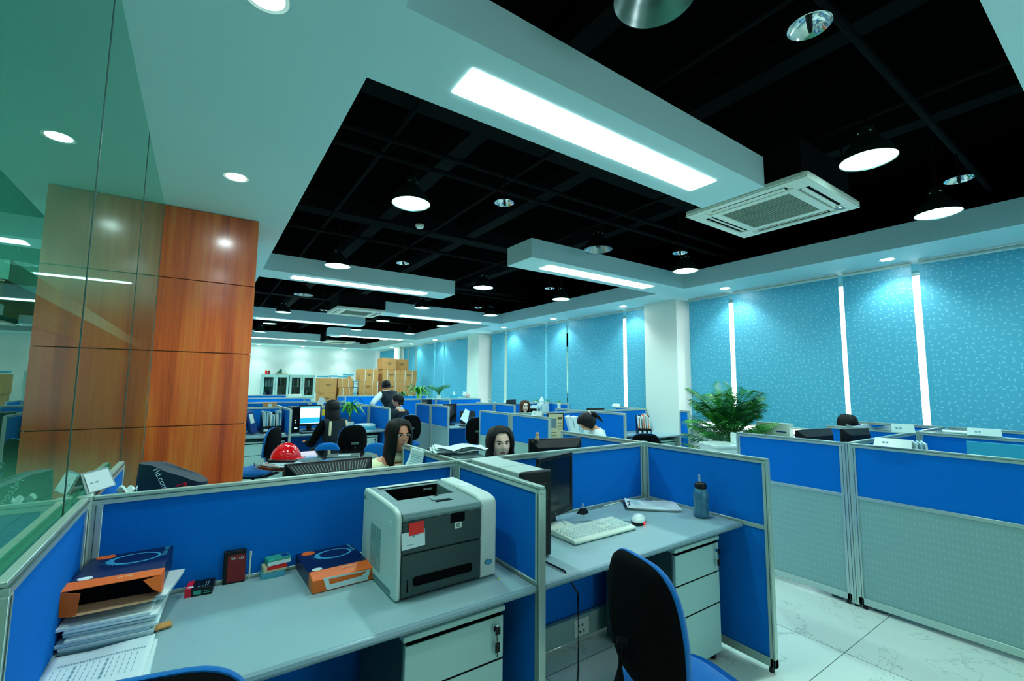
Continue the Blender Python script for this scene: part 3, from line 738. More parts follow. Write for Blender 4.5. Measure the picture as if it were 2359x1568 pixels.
# ------------------------------------------------------------------ office chairs
def chair(lab, shell='black_matte'):
    t = thing('office_chair', lab, 'chair', (0,0,0))
    # faces +y. seat top .47
    def seat(u, v):
        a = 2*PI*u; r = v
        ex = .235*(abs(math.cos(a))**.55)*(1 if math.cos(a) > 0 else -1)*r; ey = .225*(abs(math.sin(a))**.6)*(1 if math.sin(a) > 0 else -1)*r
        return (ex, ey, .47 + .012*math.cos(r*PI*.5) - .03*max(0, ey/.225)**3*r - (.0 if r < .9 else (r-.9)*.15))
    m = MB().grid(seat, 36, 9, 0, True)
    def seat2(u, v):
        p = seat(u, 1-.12*v); return (p[0], p[1], .455-.05*v - (0 if v else 0))
    m.grid(seat2, 36, 3, 0, True)
    obj('seat_cushion', m, 'chair_blue', t, sm=70)
    obj('seat_shell', MB().loft([[tuple(Vector(seat(k/36,.93))*1 + Vector((0,0,-.045))) for k in range(36)],[(p[0]*.75,p[1]*.75,.375) for p in (seat(k/36,1) for k in range(36))]]), shell, t)
    def outline(s_, n=40):
        out_ = []
        for k in range(n):
            a = 2*PI*k/n; cx_, sx_ = math.cos(a), math.sin(a)
            x = .205*s_*(abs(cx_)**.62)*(1 if cx_ > 0 else -1); z = .235*s_*(abs(sx_)**.62)*(1 if sx_ > 0 else -1)
            x *= 1 - .10*max(0, z/.235)
            out_.append((x, z))
        return out_
    def back(s_, y):  # gently curved
        return [(x, -.235 + y + .9*x*x - .12*(z)+.25*(z+.1)**2, .745+z) for x, z in outline(s_)]
    obj('backrest_cushion', MB().loft([back(.60,.045), back(.86,.040), back(.97,.022), back(1.0,.002), back(.99,-.004)]), 'chair_blue', t, sm=70)
    obj('backrest_shell', MB().loft([back(.975,-.004), back(.965,-.02), back(.85,-.036), back(.5,-.042)]), shell, t, sm=70)
    obj('handle_plate', MB().obox((0,-.29,.74),(.10,.012,.03)), 'alu_dark', t, .004)
    obj('back_bar', MB().tube([(0,-.30,.70),(0,-.315,.55),(0,-.29,.42),(0,-.16,.375),(0,-.02,.375)], [.022]*5, 10), 'black_plastic', t)
    obj('gas_column', MB().cyl((0,0,.12),.03,.13,14).cyl((0,0,.24),.02,.14,14), 'black_plastic', t)
    for k in range(5):
        a = 2*PI*k/5+.3; c_, s_ = math.cos(a), math.sin(a)
        lg = obj('base_leg', MB().tube([(0,0,.115),(.15*c_,.15*s_,.10),(.27*c_,.27*s_,.075)], [.028,.022,.016], 8), 'black_plastic', t)
        obj('caster', MB().tube([(.27*c_-.02*s_,.27*s_+.02*c_,.028),(.27*c_+.02*s_,.27*s_-.02*c_,.028)], .028, 14), 'rubber', lg)
    return t
CH = chair('blue and black office chair beside the drawers, its back to the viewer'); CH.location = (1.53, 1.065, 0); CH.rotation_euler = (0,0,R(-103)); CH['group'] = 'blue office chairs'
for x, y, rz, l in ((.005, 1.39, -13, 'office chair cut off by the bottom edge at the left desk'), (1.70, 6.48, 6, 'large looking black-backed chair behind the woman at the lit screen'),
      (3.16, 8.0, -5, 'chair behind the man in the dark sweater'), (3.98, 6.98, -12, 'empty chair with metal back handle beside two-tone partition'), (4.52, 3.74, -38, 'chair of which only the dark rounded top shows near the palm'),
      (.60, 6.55, 60, 'chair half hidden by the wooden column'), (.85, 3.35, -170, 'chair of the woman in glasses'), (1.80, 3.45, 175, 'chair of the second woman')):
    dup(CH, (x, y, 0), rz, l)
CH.scale = (.97,.97,.97)
for ch_ in list(CH.children):
    if ch_.name.startswith('handle_plate'): bpy.data.objects.remove(ch_)
# ------------------------------------------------------------------ laser printer
def printer():
    t = thing('laser_printer', 'large grey laser printer with charcoal front and red note, on the desk', 'printer', (.832, 1.828, .76), 1.0)
    w_, d, h = .218, .195, .335     # front at -y
    hf = .312
    # left and right pale side shells with rounded upper edge, sloped towards the front
    prof = [(-d,.004),(-d,hf-.02),(-d+.01,hf),(-d+.05,hf+.012),(.02,h-.003),(d-.015,h),(d,h-.012),(d,.004)]
    obj('left_shell', MB().prism(prof, -w_, -w_+.022, 'yz'), 'printer_light', t, .008)
    obj('right_shell', MB().prism(prof, w_-.078, w_, 'yz'), 'printer_light', t, .008)
    x0, x1 = -w_+.022, w_-.078
    body = MB().box(x0,-d+.012,.01,x1,d,.245)
    # top deck with an output well
    wy0, wy1, wx0, wx1 = -.03, .135, x0+.045, x1-.04
    zt = lambda y: hf-.004 + (h-hf)*min(1, max(0, (y+d)/(2*d)))
    def slab(xa, ya, xb, yb):
        body.add([(xa,ya,.245),(xb,ya,.245),(xb,yb,.245),(xa,yb,.245),(xa,ya,zt(ya)),(xb,ya,zt(ya)),(xb,yb,zt(yb)),(xa,yb,zt(yb))], [(0,3,2,1),(4,5,6,7),(0,1,5,4),(1,2,6,5),(2,3,7,6),(3,0,4,7)])
    slab(x0,-d+.002,x1,wy0); slab(x0,wy1,x1,d); slab(x0,wy0,wx0,wy1); slab(wx1,wy0,x1,wy1)
    obj('top_deck', body, 'printer_mid', t, .003)
    obj('output_well', MB().add([(wx0+.001,wy0,.250),(wx1-.001,wy0,.31),(wx1-.001,wy1-.002,.252),(wx0+.001,wy1-.002,.249)], [(0,1,2,3)]).box(wx0+.001,wy1-.004,.25,wx1-.001,wy1-.001,.325), 'black_matte', t, sm=0)
    text('well_label', 'HP P3005', .011, 'paper', (wx1-.045, wy1-.0045, .307), (90,0,0), t)
    obj('rear_strip', MB().box(x0+.03,d-.045,h-.0035,x1-.03,d-.02,h-.001), 'printer_light', t, .001)
    obj('paper_stop', MB().box(-.03,-.105,zt(-.09)-.001,.045,-.045,zt(-.07)+.003), 'printer_mid', t, .002)
    obj('stop_notch', MB().box(-.025,-.122,zt(-.12)-.002,.050,-.107,zt(-.12)+.0012).box(-.003,-.052,zt(-.06)+.0005,.018,-.046,zt(-.05)+.0035), 'black_matte', t, sm=0)
    # front: upper door and paper drawer
    fd = MB().box(x0,-d-.003,.165,x1,-d+.012,hf-.032)
    obj('front_door', fd, 'printer_dark', t, .003)
    obj('front_lip', MB().prism([(-d+.02,hf-.03),(-d-.002,hf-.03),(-d-.006,hf-.020),(-d+.0,hf-.006),(-d+.02,hf-.002)], x0, x1, 'yz'), 'printer_mid', t)
    obj('door_latch', MB().prism(rrect(.0,hf-.066,.062,hf-.031,.006,3), -d-.006, -d-.003, 'xz'), 'black_matte', t)
    dr = obj('paper_drawer', MB().box(x0,-d-.003,.012,x1,-d+.012,.160), 'printer_dark', t, .003)
    obj('drawer_recess', MB().prism(rrect(x0+.045,.045,x1-.04,.078,.01,3), -d-.006, -d-.003, 'xz'), 'black_matte', dr)
    obj('fill_gauge', MB().box(x0+.022,-d-.0045,.03,x0+.026,-d-.003,.072), 'black_matte', dr, sm=0)
    obj('red_note', MB().obox((x0+.052,-d-.0055,.252),(.060,.0012,.044),(0,R(-4),0)), 'red', t, sm=0)
    obj('white_note', MB().obox((x0+.042,-d-.0042,.213),(.092,.0012,.060),(0,R(-3),0)), 'paper', t, sm=0, label='white note card stuck under the red one')
    obj('note_print', MB().obox((x0+.042,-d-.0052,.229),(.010,.0006,.012)).obox((x0+.058,-d-.0052,.230),(.018,.0006,.003)).obox((x0+.03,-d-.0052,.196),(.03,.0006,.002)).obox((x0+.075,-d-.0052,.232),(.012,.0006,.003)), 'print_ink', t, sm=0)
    text('note_text', '12', .015, 'orange', (x0+.050,-d-.0065,.254), (90,0,0), t)
    lg = obj('badge', MB().prism(rrect(.018,.222,.048,.245,.003,3), -d-.0055, -d-.003, 'xz'), 'ceramic', t)
    ring = MB().loft([[(.033+r*math.cos(a), -d-.0062, .2335+r*math.sin(a)) for a in [2*PI*k/28 for k in range(28)]] for r in (.0001,.0092)], cap=False)
    obj('badge_disc', ring, 'printer_dark', lg, sm=0)
    text('badge_letters', 'hp', .016, 'ceramic', (.033,-d-.0064,.2345), (90,0,0), lg, shear=.35)
    # right tower: display, keys, power button
    obj('display', MB().obox((w_-.042,.01,h-.004),(.050,.036,.006),(R(4),0,0)), 'paper', t, .001)
    keys = MB()
    for kx, ky in ((-.055,-.035),(-.03,-.035),(-.055,-.06),(-.02,-.06),(-.055,-.09)): keys.obox((w_+kx,ky-.01,zt(ky)+.005),(.010,.007,.004))
    obj('keys', keys, 'green_pack', t, .001)
    obj('stop_key', MB().obox((w_-.020,-.095,zt(-.09)+.004),(.014,.009,.004)), 'pink', t, .001)
    obj('feature_button', MB().prism([(w_-.040+.019*math.cos(a), .062+.011*math.sin(a)) for a in [2*PI*k/20 for k in range(20)]], -d-.003, -d+.004, 'xz'), 'printer_mid', t)
    obj('feature_button_face', MB().prism([(w_-.040+.014*math.cos(a), .062+.008*math.sin(a)) for a in [2*PI*k/20 for k in range(20)]], -d-.0045, -d-.001, 'xz'), 'sky_ring', t)
    v = MB()
    for k in range(22): v.box(-w_-.001, -.035, .055+k*.0075, -w_+.001, .085, .058+k*.0075)
    obj('side_vents', v, 'printer_mid', t, sm=0)
    obj('side_sticker', MB().box(-w_-.0012,-d+.045,.252,-w_,-d+.075,.272), 'ceramic', t, sm=0)
    obj('side_handle', MB().box(-w_-.001,-.15,.012,-w_+.003,.08,.032), 'printer_mid', t, .002)
    obj('vent_corner', MB().box(-w_-.001,d-.04,.292,-w_+.001,d-.01,.294).box(-w_-.001,d-.04,.299,-w_+.001,d-.01,.301).box(-w_-.001,d-.04,.306,-w_+.001,d-.01,.308), 'black_matte', t, sm=0)
    obj('base_foot', MB().box(-w_+.01,-d+.02,-.0,w_-.01,d-.01,.012), 'black_plastic', t)
    return t
printer()

# ------------------------------------------------------------------ opened reams of copy paper
def ring_art(parent, cx_, cy_, z, rx, ry, m='sky_ring'):
    g = MB(); n = 40
    for k in range(n):
        a0, a1 = 2*PI*k/n, 2*PI*(k+1)/n
        def P(a, o): 
            wd = .10 + .18*(1+math.cos(a-PI*1.15))/2
            return (cx_+rx*(1-(wd if o else 0))*math.cos(a), cy_+ry*(1-(wd if o else 0))*math.sin(a), z)
        g.add([P(a0,0),P(a1,0),P(a1,1),P(a0,1)], [(0,1,2,3)])
    for k in range(9):   # trailing wisps
        a = PI*(.95+.06*k); g.add([(cx_+rx*math.cos(a),cy_+ry*math.sin(a),z),(cx_+rx*1.22*math.cos(a+.25),cy_+ry*1.22*math.sin(a+.25),z),(cx_+rx*.98*math.cos(a+.04),cy_+ry*.98*math.sin(a+.04),z)], [(0,1,2)])
    obj('ring_print', g, m, parent, sm=0)
def ream(lab, loc, rz, h=.055, open_=False):
    t = thing('paper_ream', lab, 'paper ream', loc, rz, 'opened reams of copy paper')
    w_, d = .115, .165
    obj('wrapper', MB().box(-w_,-d+.07,0,w_,d,h), 'navy', t, .004)
    if not open_:
        e = MB().add([(-w_,-d+.07,h+.0005),(-w_,-d+.07,0),(w_,-d+.07,0),(w_,-d+.07,h+.0005),(-w_-.002,-d,h-.008),(-w_-.002,-d,0),(w_+.002,-d,0),(w_+.002,-d,h-.008)],
                 [(0,3,7,4),(0,4,5,1),(3,2,6,7),(1,5,6,2),(4,7,6,5)])
        en = obj('orange_end', e, 'orange', t, .003)
        obj('paper_fold', MB().add([(-w_+.05,-d-.002,.004),(w_-.025,-d-.002,.004),(w_-.012,-d-.002,h-.012),(-w_+.035,-d-.002,h-.004)], [(0,1,2,3)]), 'paper', en, sm=0)
        obj('torn_print', MB().add([(-w_+.06,-d-.003,.022),(w_-.05,-d-.003,.026),(w_-.03,-d-.003,h-.016),(-w_+.055,-d-.003,h-.012)], [(0,1,2,3)]).ball((-w_+.075,-d-.003,h-.02),(.014,.001,.007)), 'orange', en, sm=0)
    else:
        m = MB()
        a, b_ = (-w_-.004), (w_+.004)
        # torn open end: top flap, two cheeks and pale floor around a dark mouth
        m.add([(a,-d+.07,h),(b_,-d+.07,h),(b_-.004,-d+.005,h+.002),(a+.004,-d-.005,h+.001)], [(0,1,2,3)])
        m.add([(a,-d+.07,h),(a,-d+.07,0),(a-.002,-d,.0),(a+.004,-d-.005,h)], [(0,1,2,3)])
        m.add([(a-.002,-d,0),(a+.045,-d-.018,.0),(a+.05,-d-.015,h-.008),(a+.004,-d-.005,h)], [(0,1,2,3)])
        m.add([(b_,-d+.07,h),(b_,-d+.07,0),(b_,-d+.01,.015),(b_-.004,-d+.005,h+.002)], [(0,1,2,3)])
        m.add([(b_-.004,-d+.005,h+.002),(b_,-d+.01,.015),(b_-.02,-d-.004,.035),(b_-.045,-d-.004,h-.004)], [(0,1,2,3)])
        en = obj('orange_end', m, 'orange', t, solid=.0015, sm=0)
        obj('inner_lining', MB().add([(a+.002,-d+.069,.002),(b_-.002,-d+.069,.002),(b_-.02,-d-.012,.002),(a+.04,-d-.022,.002)], [(0,1,2,3)]), 'tan', en, sm=0)
        obj('paper_in_wrapper', MB().box(-w_+.006,-d+.06,.003,w_-.006,-d+.071,h-.012), 'black_matte', t)  # black sheet standing in for the shade inside the torn mouth
    ring_art(t, .015, .055, h+.0008, .075, .052)
    zt_ = h+.001
    obj('orange_spot', MB().prism([(-.072+.027*math.cos(2*PI*k/20), .115+.022*math.sin(2*PI*k/20)) for k in range(20)], zt_-.001, zt_), 'orange', t, sm=0)
    obj('white_spot', MB().prism([(-.082+.019*math.cos(2*PI*k/20), -.082+.014*math.sin(2*PI*k/20)) for k in range(20)], h+.0005, h+.002), 'paper', t, sm=0)
    text('side_title', 'ASIA PAPER', .021, 'sky_ring', (.098, .095, zt_), (0,0,-90), t, .0002)
    text('end_print', 'A4 70g', .014, 'cream', (.02, -d+.045, zt_+.0005), (0,0,6), t, .0002)
    return t
ream('opened navy and orange paper ream leaning by the printer', (.498, 2.035, .761), 2)
# ------------------------------------------------------------------ paper pile at the left
def sheets(name, lab, loc, rz, n, th, w_=.21, d=.297, m='paper', jit=.012, cat='papers', group=None):
    t = thing(name, lab, cat, loc, rz, group); z = 0
    for k in range(n):
        a = rnd.uniform(-jit, jit)*3; dx, dy = rnd.uniform(-jit, jit), rnd.uniform(-jit, jit)
        obj('sheet_bundle', MB().obox((dx,dy,z+th/2),(w_,d,th*.82),(0,0,a)), m if k % 3 else 'paper_blue', t, sm=0)
        z += th
    return t, z
sheets('paper_pile', 'untidy pile of loose papers under the torn orange ream, left desk', (-.172, 2.0, .761), -3, 9, .0085, .215, .30, 'paper', .013)
sheets('paper_pile', 'crumpled white sheets sticking out right of the torn ream', (-.10, 2.03, .838), -12, 5, .004, .15, .22, 'paper', .022)
obj_k = tag(obj('cardboard_scrap', MB().obox((-.055,1.885,.768),(.045,.035,.008),(0,0,.2)), 'kraft', None, .002), 'small folded cardboard scrap under the papers on the left desk', 'cardboard')
ream('torn open orange and navy ream on top of the paper pile', (-.175, 2.035, .862), -4, .07, True)
# printed list curling towards the viewer
t = thing('printed_sheet', 'printed table sheet curling at the bottom left corner of the desk', 'paper', (-.19, 1.66, .762), -4)
def fn(u, v):
    x = -.112+.224*u; y = -.16+.30*v
    return (x, y, .006 + .040*max(0, v-.55)**1.5*2.2*(.25+.75*abs(u-.35)) + .004*math.sin(u*3))
obj('sheet', MB().grid(fn, 16, 18), 'paper', t, sm=70, solid=.0006)
ln_ = MB()
for k in range(14):
    u = .08+.06*k; v0 = .42+.02*k*.3; a = fn(u, v0); b_ = fn(u+.006, .78)
    for q in range(5):
        v_ = .48+.065*q; p = fn(u, v_); p2 = fn(u, v_+.05)
        ln_.add([(p[0],p[1],p[2]+.001),(p[0]+(.006 if k in (3,8) else .0016),p[1],p[2]+.001),(p2[0]+(.006 if k in (3,8) else .0016),p2[1],p2[2]+.001),(p2[0],p2[1],p2[2]+.001)], [(0,1,2,3)])
for k in range(30):
    u = .1+.028*k; p = fn(u, .83); ln_.add([(p[0],p[1],p[2]+.001),(p[0]+.004,p[1],p[2]+.001),(p[0]+.004,p[1]+.006,p[2]+.0012),(p[0],p[1]+.006,p[2]+.0012)], [(0,1,2,3)])
obj('table_print', ln_, 'print_ink', t, sm=0)
sheets('paper_sheets', 'two plain sheets under the printed table sheet', (-.175, 1.66, .761), -2, 2, .002, .215, .30, 'paper', .006)
# small boxes along the back of the desk
t = thing('flat_box', 'flat black box with crimson stripe lying on the left desk', 'box', (.045, 2.118, .76), -8)
obj('carton', MB().box(-.045,-.032,0,.04,.05,.028), 'black_plastic', t, .002)
obj('stripe', MB().box(-.0455,-.0325,.0,-.026,.0505,.0285), 'crimson', t, sm=0)
obj('print', MB().box(.014,-.018,.028,.017,.022,.0286).box(.021,-.018,.028,.024,.028,.0286).box(-.008,-.022,.028,.0,-.012,.0286).box(.004,-.022,.028,.010,-.012,.0286), 'printer_mid', t, sm=0)
obj('white_label', MB().prism([(-.032+.011*math.cos(2*PI*k/16),-.014+.008*math.sin(2*PI*k/16)) for k in range(16)], .0284, .029), 'paper', t, sm=0)
obj('side_print', MB().box(-.02,-.0329,.006,.005,-.032,.020).box(.012,-.0329,.008,.036,-.032,.010).box(.012,-.0329,.015,.034,-.032,.017), 'green_pack', t, sm=0)
t = thing('upright_box', 'upright black and dark red box standing against the partition', 'box', (.152, 2.150, .76), -4)
obj('carton', MB().box(-.038,-.012,0,.038,.012,.122), 'black_plastic', t, .002)
obj('front_face', MB().box(-.024,-.0128,.006,.037,-.012,.108), 'dark_red', t, sm=0)
text('box_title', 'HR · 153', .0125, 'paper', (.007,-.0134,.094), (90,0,0), t, shear=.2)
tag(obj('pen', MB().tube([(.205,2.152,.762),(.206,2.158,.86)], .0032, 8).tube([(.206,2.158,.845),(.206,2.158,.865)], .0045, 8), 'beige_plastic', None), 'thin white pen standing against the partition beside the red box', 'pen')
for k, (dx, z, rz, m, l) in enumerate(((0,.76,2,'teal_pack','pale blue small pack, bottom of the little stack'), (.006,.784,4,'cream','cream and red small pack, middle of the little stack'), (.018,.810,7,'green_pack','green and blue small pack, top of the little stack'))):
    t = thing('small_pack', l, 'small box', (.285+dx, 2.135, z), rz, 'stack of small packs on the left desk')
    obj('carton', MB().box(-.043,-.027,0,.043,.027,.023), m, t, .002)
    if k == 1: obj('red_band', MB().box(-.03,-.0278,.010,.0435,.0278,.0236), 'red', t, sm=0)
    if k == 2: obj('blue_panel', MB().box(.014,-.02,.0225,.038,.02,.0236), 'binder_blue', t, sm=0); obj('white_edge', MB().box(-.0434,-.0276,.0,.0434,-.0268,.014), 'paper', t, sm=0)
tag(obj('paper_scrap', MB().obox((1.045,1.60,.7612),(.012,.007,.0012),(0,0,.4)), 'yellow', None, sm=0), 'tiny yellow scrap on the desk right of the printer', 'paper scrap')

# ------------------------------------------------------------------ right desk: tower, monitor, keyboard, mouse, clipboard, bottle
t = thing('computer_tower', 'grey desktop computer tower with black front, beside the dark monitor', 'computer', (1.285, 1.905, .76))
t.scale = (1, .98, .915)
obj('steel_case', MB().box(-.075,-.215,.012,.085,.235,.425), 'tower_grey', t, .006)
obj('front_bezel', MB().box(-.082,-.245,.008,.092,-.215,.43), 'black_plastic', t, .010)
obj('drive_bay', MB().box(-.065,-.248,.33,.075,-.245,.365).box(-.065,-.248,.285,.075,-.245,.32), 'gloss_black', t, .001)
obj('power_button', MB().tube([(.005,-.246,.23),(.005,-.25,.23)], .012, 16), 'chrome', t)
for s_ in (-.06,.07):
    for y in (-.18,.2): obj('foot', MB().cyl((s_, y, 0), .012, .012, 10), 'rubber', t)
obj('case_seam', MB().box(-.0755,-.05,.40,.0855,-.047,.4255).box(.0845,-.2,.05,.0855,.2,.052), 'alu_dark', t, sm=0)
def monitor(lab, loc, rz, w_=.40, h=.34, zb=.10, scr='screen_off', base='black_plastic', back='black_plastic', group='computer monitors', vents=False):
    t = thing('monitor', lab, 'monitor', loc, rz, group)   # faces -y
    a = w_/2
    obj('bezel', MB().box(-a,-.012,zb,a,.012,zb+.035).box(-a,-.012,zb+h-.02,a,.012,zb+h).box(-a,-.012,zb+.035,-a+.02,.012,zb+h-.02).box(a-.02,-.012,zb+.035,a,.012,zb+h-.02), back, t, .003)
    obj('screen', MB().box(-a+.019,-.008,zb+.034,a-.019,.006,zb+h-.019), scr, t, sm=0)
    hs = MB().loft([[(-a+.004,.012,zb+.004),(a-.004,.012,zb+.004),(a-.004,.012,zb+h-.004),(-a+.004,.012,zb+h-.004)],[(-a+.05,.05,zb+.04),(a-.05,.05,zb+.04),(a-.05,.05,zb+h-.055),(-a+.05,.05,zb+h-.055)]])
    hb = obj('back_housing', hs, back, t, .003)
    if vents:
        v = MB()
        for k in range(26): v.add([(-a+.03+k*(w_-.06)/25,.0195,zb+h-.012),(-a+.034+k*(w_-.06)/25,.0195,zb+h-.012),(-a+.055+k*(w_-.11)/25,.0475,zb+h-.050),(-a+.051+k*(w_-.11)/25,.0475,zb+h-.050)], [(0,1,2,3)])
        obj('vent_slots', v, 'alu_dark', hb, sm=0)
    obj('stand_neck', MB().box(-.035,.015,.02,.035,.05,zb+.12), 'black_plastic', t, .005)
    obj('stand_base', MB().lathe([(0,.0),(.105,.0),(.11,.008),(.10,.018),(.05,.026),(0,.028)], n=32), base, t)
    bt = MB()
    for k in range(5): bt.box(a-.10+k*.017,-.0135,zb+.014,a-.092+k*.017,-.012,zb+.020)
    obj('buttons', bt, 'alu_dark', t, sm=0)
    return t
m_ = monitor('switched off black monitor on a white round base, right of the tower', (1.655, 1.975, .76), 17, .34, .33, .065, base='beige_plastic')
t = thing('keyboard', 'beige full size keyboard on the right desk', 'keyboard', (1.785, 1.812, .76), 0)
kp = [(-.105,.004),(-.105,.014),(-.085,.022),(.075,.030),(.085,.024),(.085,.003)]
obj('case', MB().prism(kp, -.225, .225, 'yz'), 'beige_plastic', t, .003)
ks = MB()
def keyrow(y, xs, z, w_=.0155, d=.0145):
    for x in xs: ks.loft([[(x-w_/2,y-d/2,z),(x+w_/2,y-d/2,z),(x+w_/2,y+d/2,z),(x-w_/2,y+d/2,z)],[(x-w_/2+.002,y-d/2+.002,z+.007),(x+w_/2-.002,y-d/2+.002,z+.007),(x+w_/2-.002,y+d/2-.001,z+.007),(x-w_/2+.002,y+d/2-.001,z+.007)]])
for r_ in range(6):
    y = -.070+r_*.0235 + (.006 if r_ == 5 else 0); z = .0225+.0012*r_
    if r_ == 0:
        keyrow(y, (-.20,-.18,-.16), z); keyrow(y, (-.095,), z, .10); keyrow(y, (-.022,0,.02), z)
    else: keyrow(y, [-.203+k*.0185+(r_ % 2)*.003 for k in range(13)], z)
    keyrow(y, (.055,.0735,.092) if r_ not in (2,) else (), z); keyrow(y, (.125,.1435,.162,.1805,.199), z) if r_ < 5 else None
obj('keys', ks, 'ceramic', t, sm=0)
t = thing('computer_mouse', 'white and black mouse with a red glow, right of the keyboard', 'mouse', (2.125, 1.790, .76), -55)
t.scale = (1.3,1.3,1.25)
obj('underside', MB().grid(lambda u, v: (.031*math.cos(2*PI*u)*math.sin(PI/2*v), .058*math.sin(2*PI*u)*math.sin(PI/2*v), .014*v**4+.0), 24, 8, 0, True), 'black_plastic', t)
obj('upper_shell', MB().grid(lambda u, v: (.031*math.cos(2*PI*u)*math.cos(PI/2*v), .058*math.sin(2*PI*u)*math.cos(PI/2*v), .012+.026*math.sin(PI/2*v)), 24, 8, 0, True), 'ceramic', t, sm=60)
obj('side_band', MB().grid(lambda u, v: (.0315*math.cos(2*PI*u), .0585*math.sin(2*PI*u), .003+.011*v), 24, 2, 0, True), 'black_plastic', t)
obj('red_glow', MB().ball((.027,-.028,.009),.006,10,6), 'led_red', t)
tag(obj('mouse_cable', MB().tube([(2.09,1.82,.765),(2.03,1.89,.763),(1.93,1.95,.763),(1.80,2.0,.763),(1.72,2.06,.764),(1.66,2.12,.764)], .0018, 6), 'printer_mid', None), 'thin grey mouse cable curving behind the keyboard', 'cable')
tag(obj('cable', MB().tube([(1.64,1.96,.85),(1.66,1.90,.80),(1.665,1.87,.768),(1.62,1.83,.764),(1.58,1.80,.764)], .0016, 6), 'printer_mid', None), 'thin cable looping over the white monitor base', 'cable')
t = thing('microphone_stand', 'small black wedge with clear stem beside the monitor', 'microphone', (1.985, 2.105, .76), 20)
obj('base', MB().loft([rrect_ for rrect_ in ([(x,y,0) for x,y in rrect(-.035,-.028,.035,.028,.006,2)], [(x*.5,y*.5-.004,.030) for x,y in rrect(-.035,-.028,.035,.028,.006,2)])]), 'black_plastic', t, .002)
obj('clear_stem', MB().tube([(0,0,.028),(.002,0,.058)], .006, 8), 'acrylic', t)
tag(obj('grey_pen', MB().tube([(2.03,2.13,.764),(2.20,2.135,.764)], .0032, 8), 'printer_mid', None), 'grey pen lying against the back partition', 'pen')
tag(obj('white_pen', MB().tube([(2.205,2.135,.765),(2.345,2.145,.765)], .0042, 8).tube([(2.345,2.145,.765),(2.36,2.146,.765)], .003, 8), 'ceramic', None), 'white pen lying against the back partition', 'pen')
t = thing('clipboard', 'clipboard with printed sheets on the right desk near the corner', 'clipboard', (2.455, 1.975, .762), -42)
obj('board', MB().box(-.165,-.115,0,.16,.115,.004), 'alu_dark', t, .002)
for k in range(4):
    obj('sheet', MB().grid(lambda u, v, k=k: (-.150+.335*u, -.105+.21*v+(.006*k*u), .005+.0015*k+.012*(1-u)**4*(1 if v > .6 else .2)+.004*math.sin(u*6+k)*v), 12, 6), 'paper' if k != 1 else 'paper_blue', t, sm=60)
obj('clip', MB().box(-.162,-.045,.004,-.135,.045,.010).tube([(-.14,-.045,.010),(-.128,-.03,.022),(-.128,.03,.022),(-.14,.045,.010)], .003, 6), 'black_plastic', t)
obj('faint_print', MB().add([(-.10,-.07,.0145),(.12,-.065,.0145),(.12,-.062,.0145),(-.10,-.067,.0145)],[(0,1,2,3)]).add([(-.10,-.03,.0145),(.12,-.025,.0145),(.12,-.022,.0145),(-.10,-.027,.0145)],[(0,1,2,3)]), 'print_ink', t, sm=0)
t = thing('water_bottle', 'blue sports water bottle with black cap and straw', 'bottle', (2.535, 1.655, .76))
t.scale = (1.1,1.1,1.12)
obj('bottle_body', MB().lathe([(0,.002),(.034,.002),(.041,.010),(.042,.03),(.038,.05),(.038,.085),(.042,.105),(.041,.128),(.034,.145),(.027,.153)], n=28), 'bottle_blue', t, sm=60)
obj('cap', MB().lathe([(.028,.150),(.031,.152),(.032,.168),(.027,.180),(.012,.186),(0,.187)], n=24), 'black_plastic', t, sm=60)
obj('straw', MB().tube([(-.008,0,.184),(-.010,0,.225)], .0055, 8), 'acrylic', t)
obj('neck_ring', MB().lathe([(.030,.146),(.031,.150),(.028,.152)], n=24), 'teal_pack', t)
tag(obj('grommet', MB().lathe([(.018,.761),(.022,.763),(.028,.7605)], (2.60,2.10,0), 20), 'alu_dark', None), 'round cable hole cover in the desk corner behind the clipboard', 'cable grommet')
tag(obj('black_lead', MB().tube([(1.30,1.66,.768),(1.31,1.50,.766),(1.32,1.43,.70),(1.32,1.43,.40),(1.30,1.45,.15),(1.27,1.40,.02),(1.20,1.25,.012)], .004, 8), 'black_plastic', None), 'black cord hanging over the desk front beside the tower', 'cord')
tag(obj('power_plug', MB().box(1.50,2.085,.055,1.545,2.125,.10).tube([(1.52,2.09,.07),(1.50,2.02,.03),(1.47,1.9,.012),(1.50,1.75,.012)], .004, 6), 'black_plastic', None, .003), 'black plug and lead at the floor sockets', 'plug')

# ------------------------------------------------------------------ name stands on the rails
def name_stand(lab, loc, rz, w_=.17, h=.055, lean=0, writing=True):
    t = thing('name_stand', lab, 'name stand', loc, rz, 'folded name stands on partition tops')
    d = .03
    obj('card', MB().add([(-w_/2,-d,0),(w_/2,-d,0),(w_/2-.006,0,h),(-w_/2+.006,0,h),(-w_/2,d,0),(w_/2,d,0)], [(0,1,2,3),(3,2,5,4)]), 'ceramic', t, solid=.002, sm=0)
    if writing:
        text('name_print', '■ ■', h*.30, 'print_ink', (-w_*.18,-d*.5-.003,h*.5), (90-28,0,0), t)
        text('small_print', '··· ····', h*.2, 'print_ink', (w_*.25,-d*.5-.003,h*.42), (90-28,0,0), t)
    if lean: t.rotation_euler.x = R(lean)
    return t
t = name_stand('clear acrylic name stand on the left corner rail by the glass', (XL, 2.30, T), 90, .155, .072)
t.rotation_euler = (R(0), 0, R(66))
bpy.data.objects[t.name].children[0].data.materials[0] = MAT['acrylic']
obj('insert_card', MB().add([(-.065,-.032,.004),(.065,-.032,.004),(.062,-.005,.068),(-.062,-.005,.068)], [(0,1,2,3)]), 'ceramic', t, sm=0)
name_stand('cream name stand on the large right partition', (AX, 1.10, T), -90, .21, .055)
name_stand('tilted clear name stand over the post right of the aisle', (CB-.25, 1.40, T), -62, .17, .075)
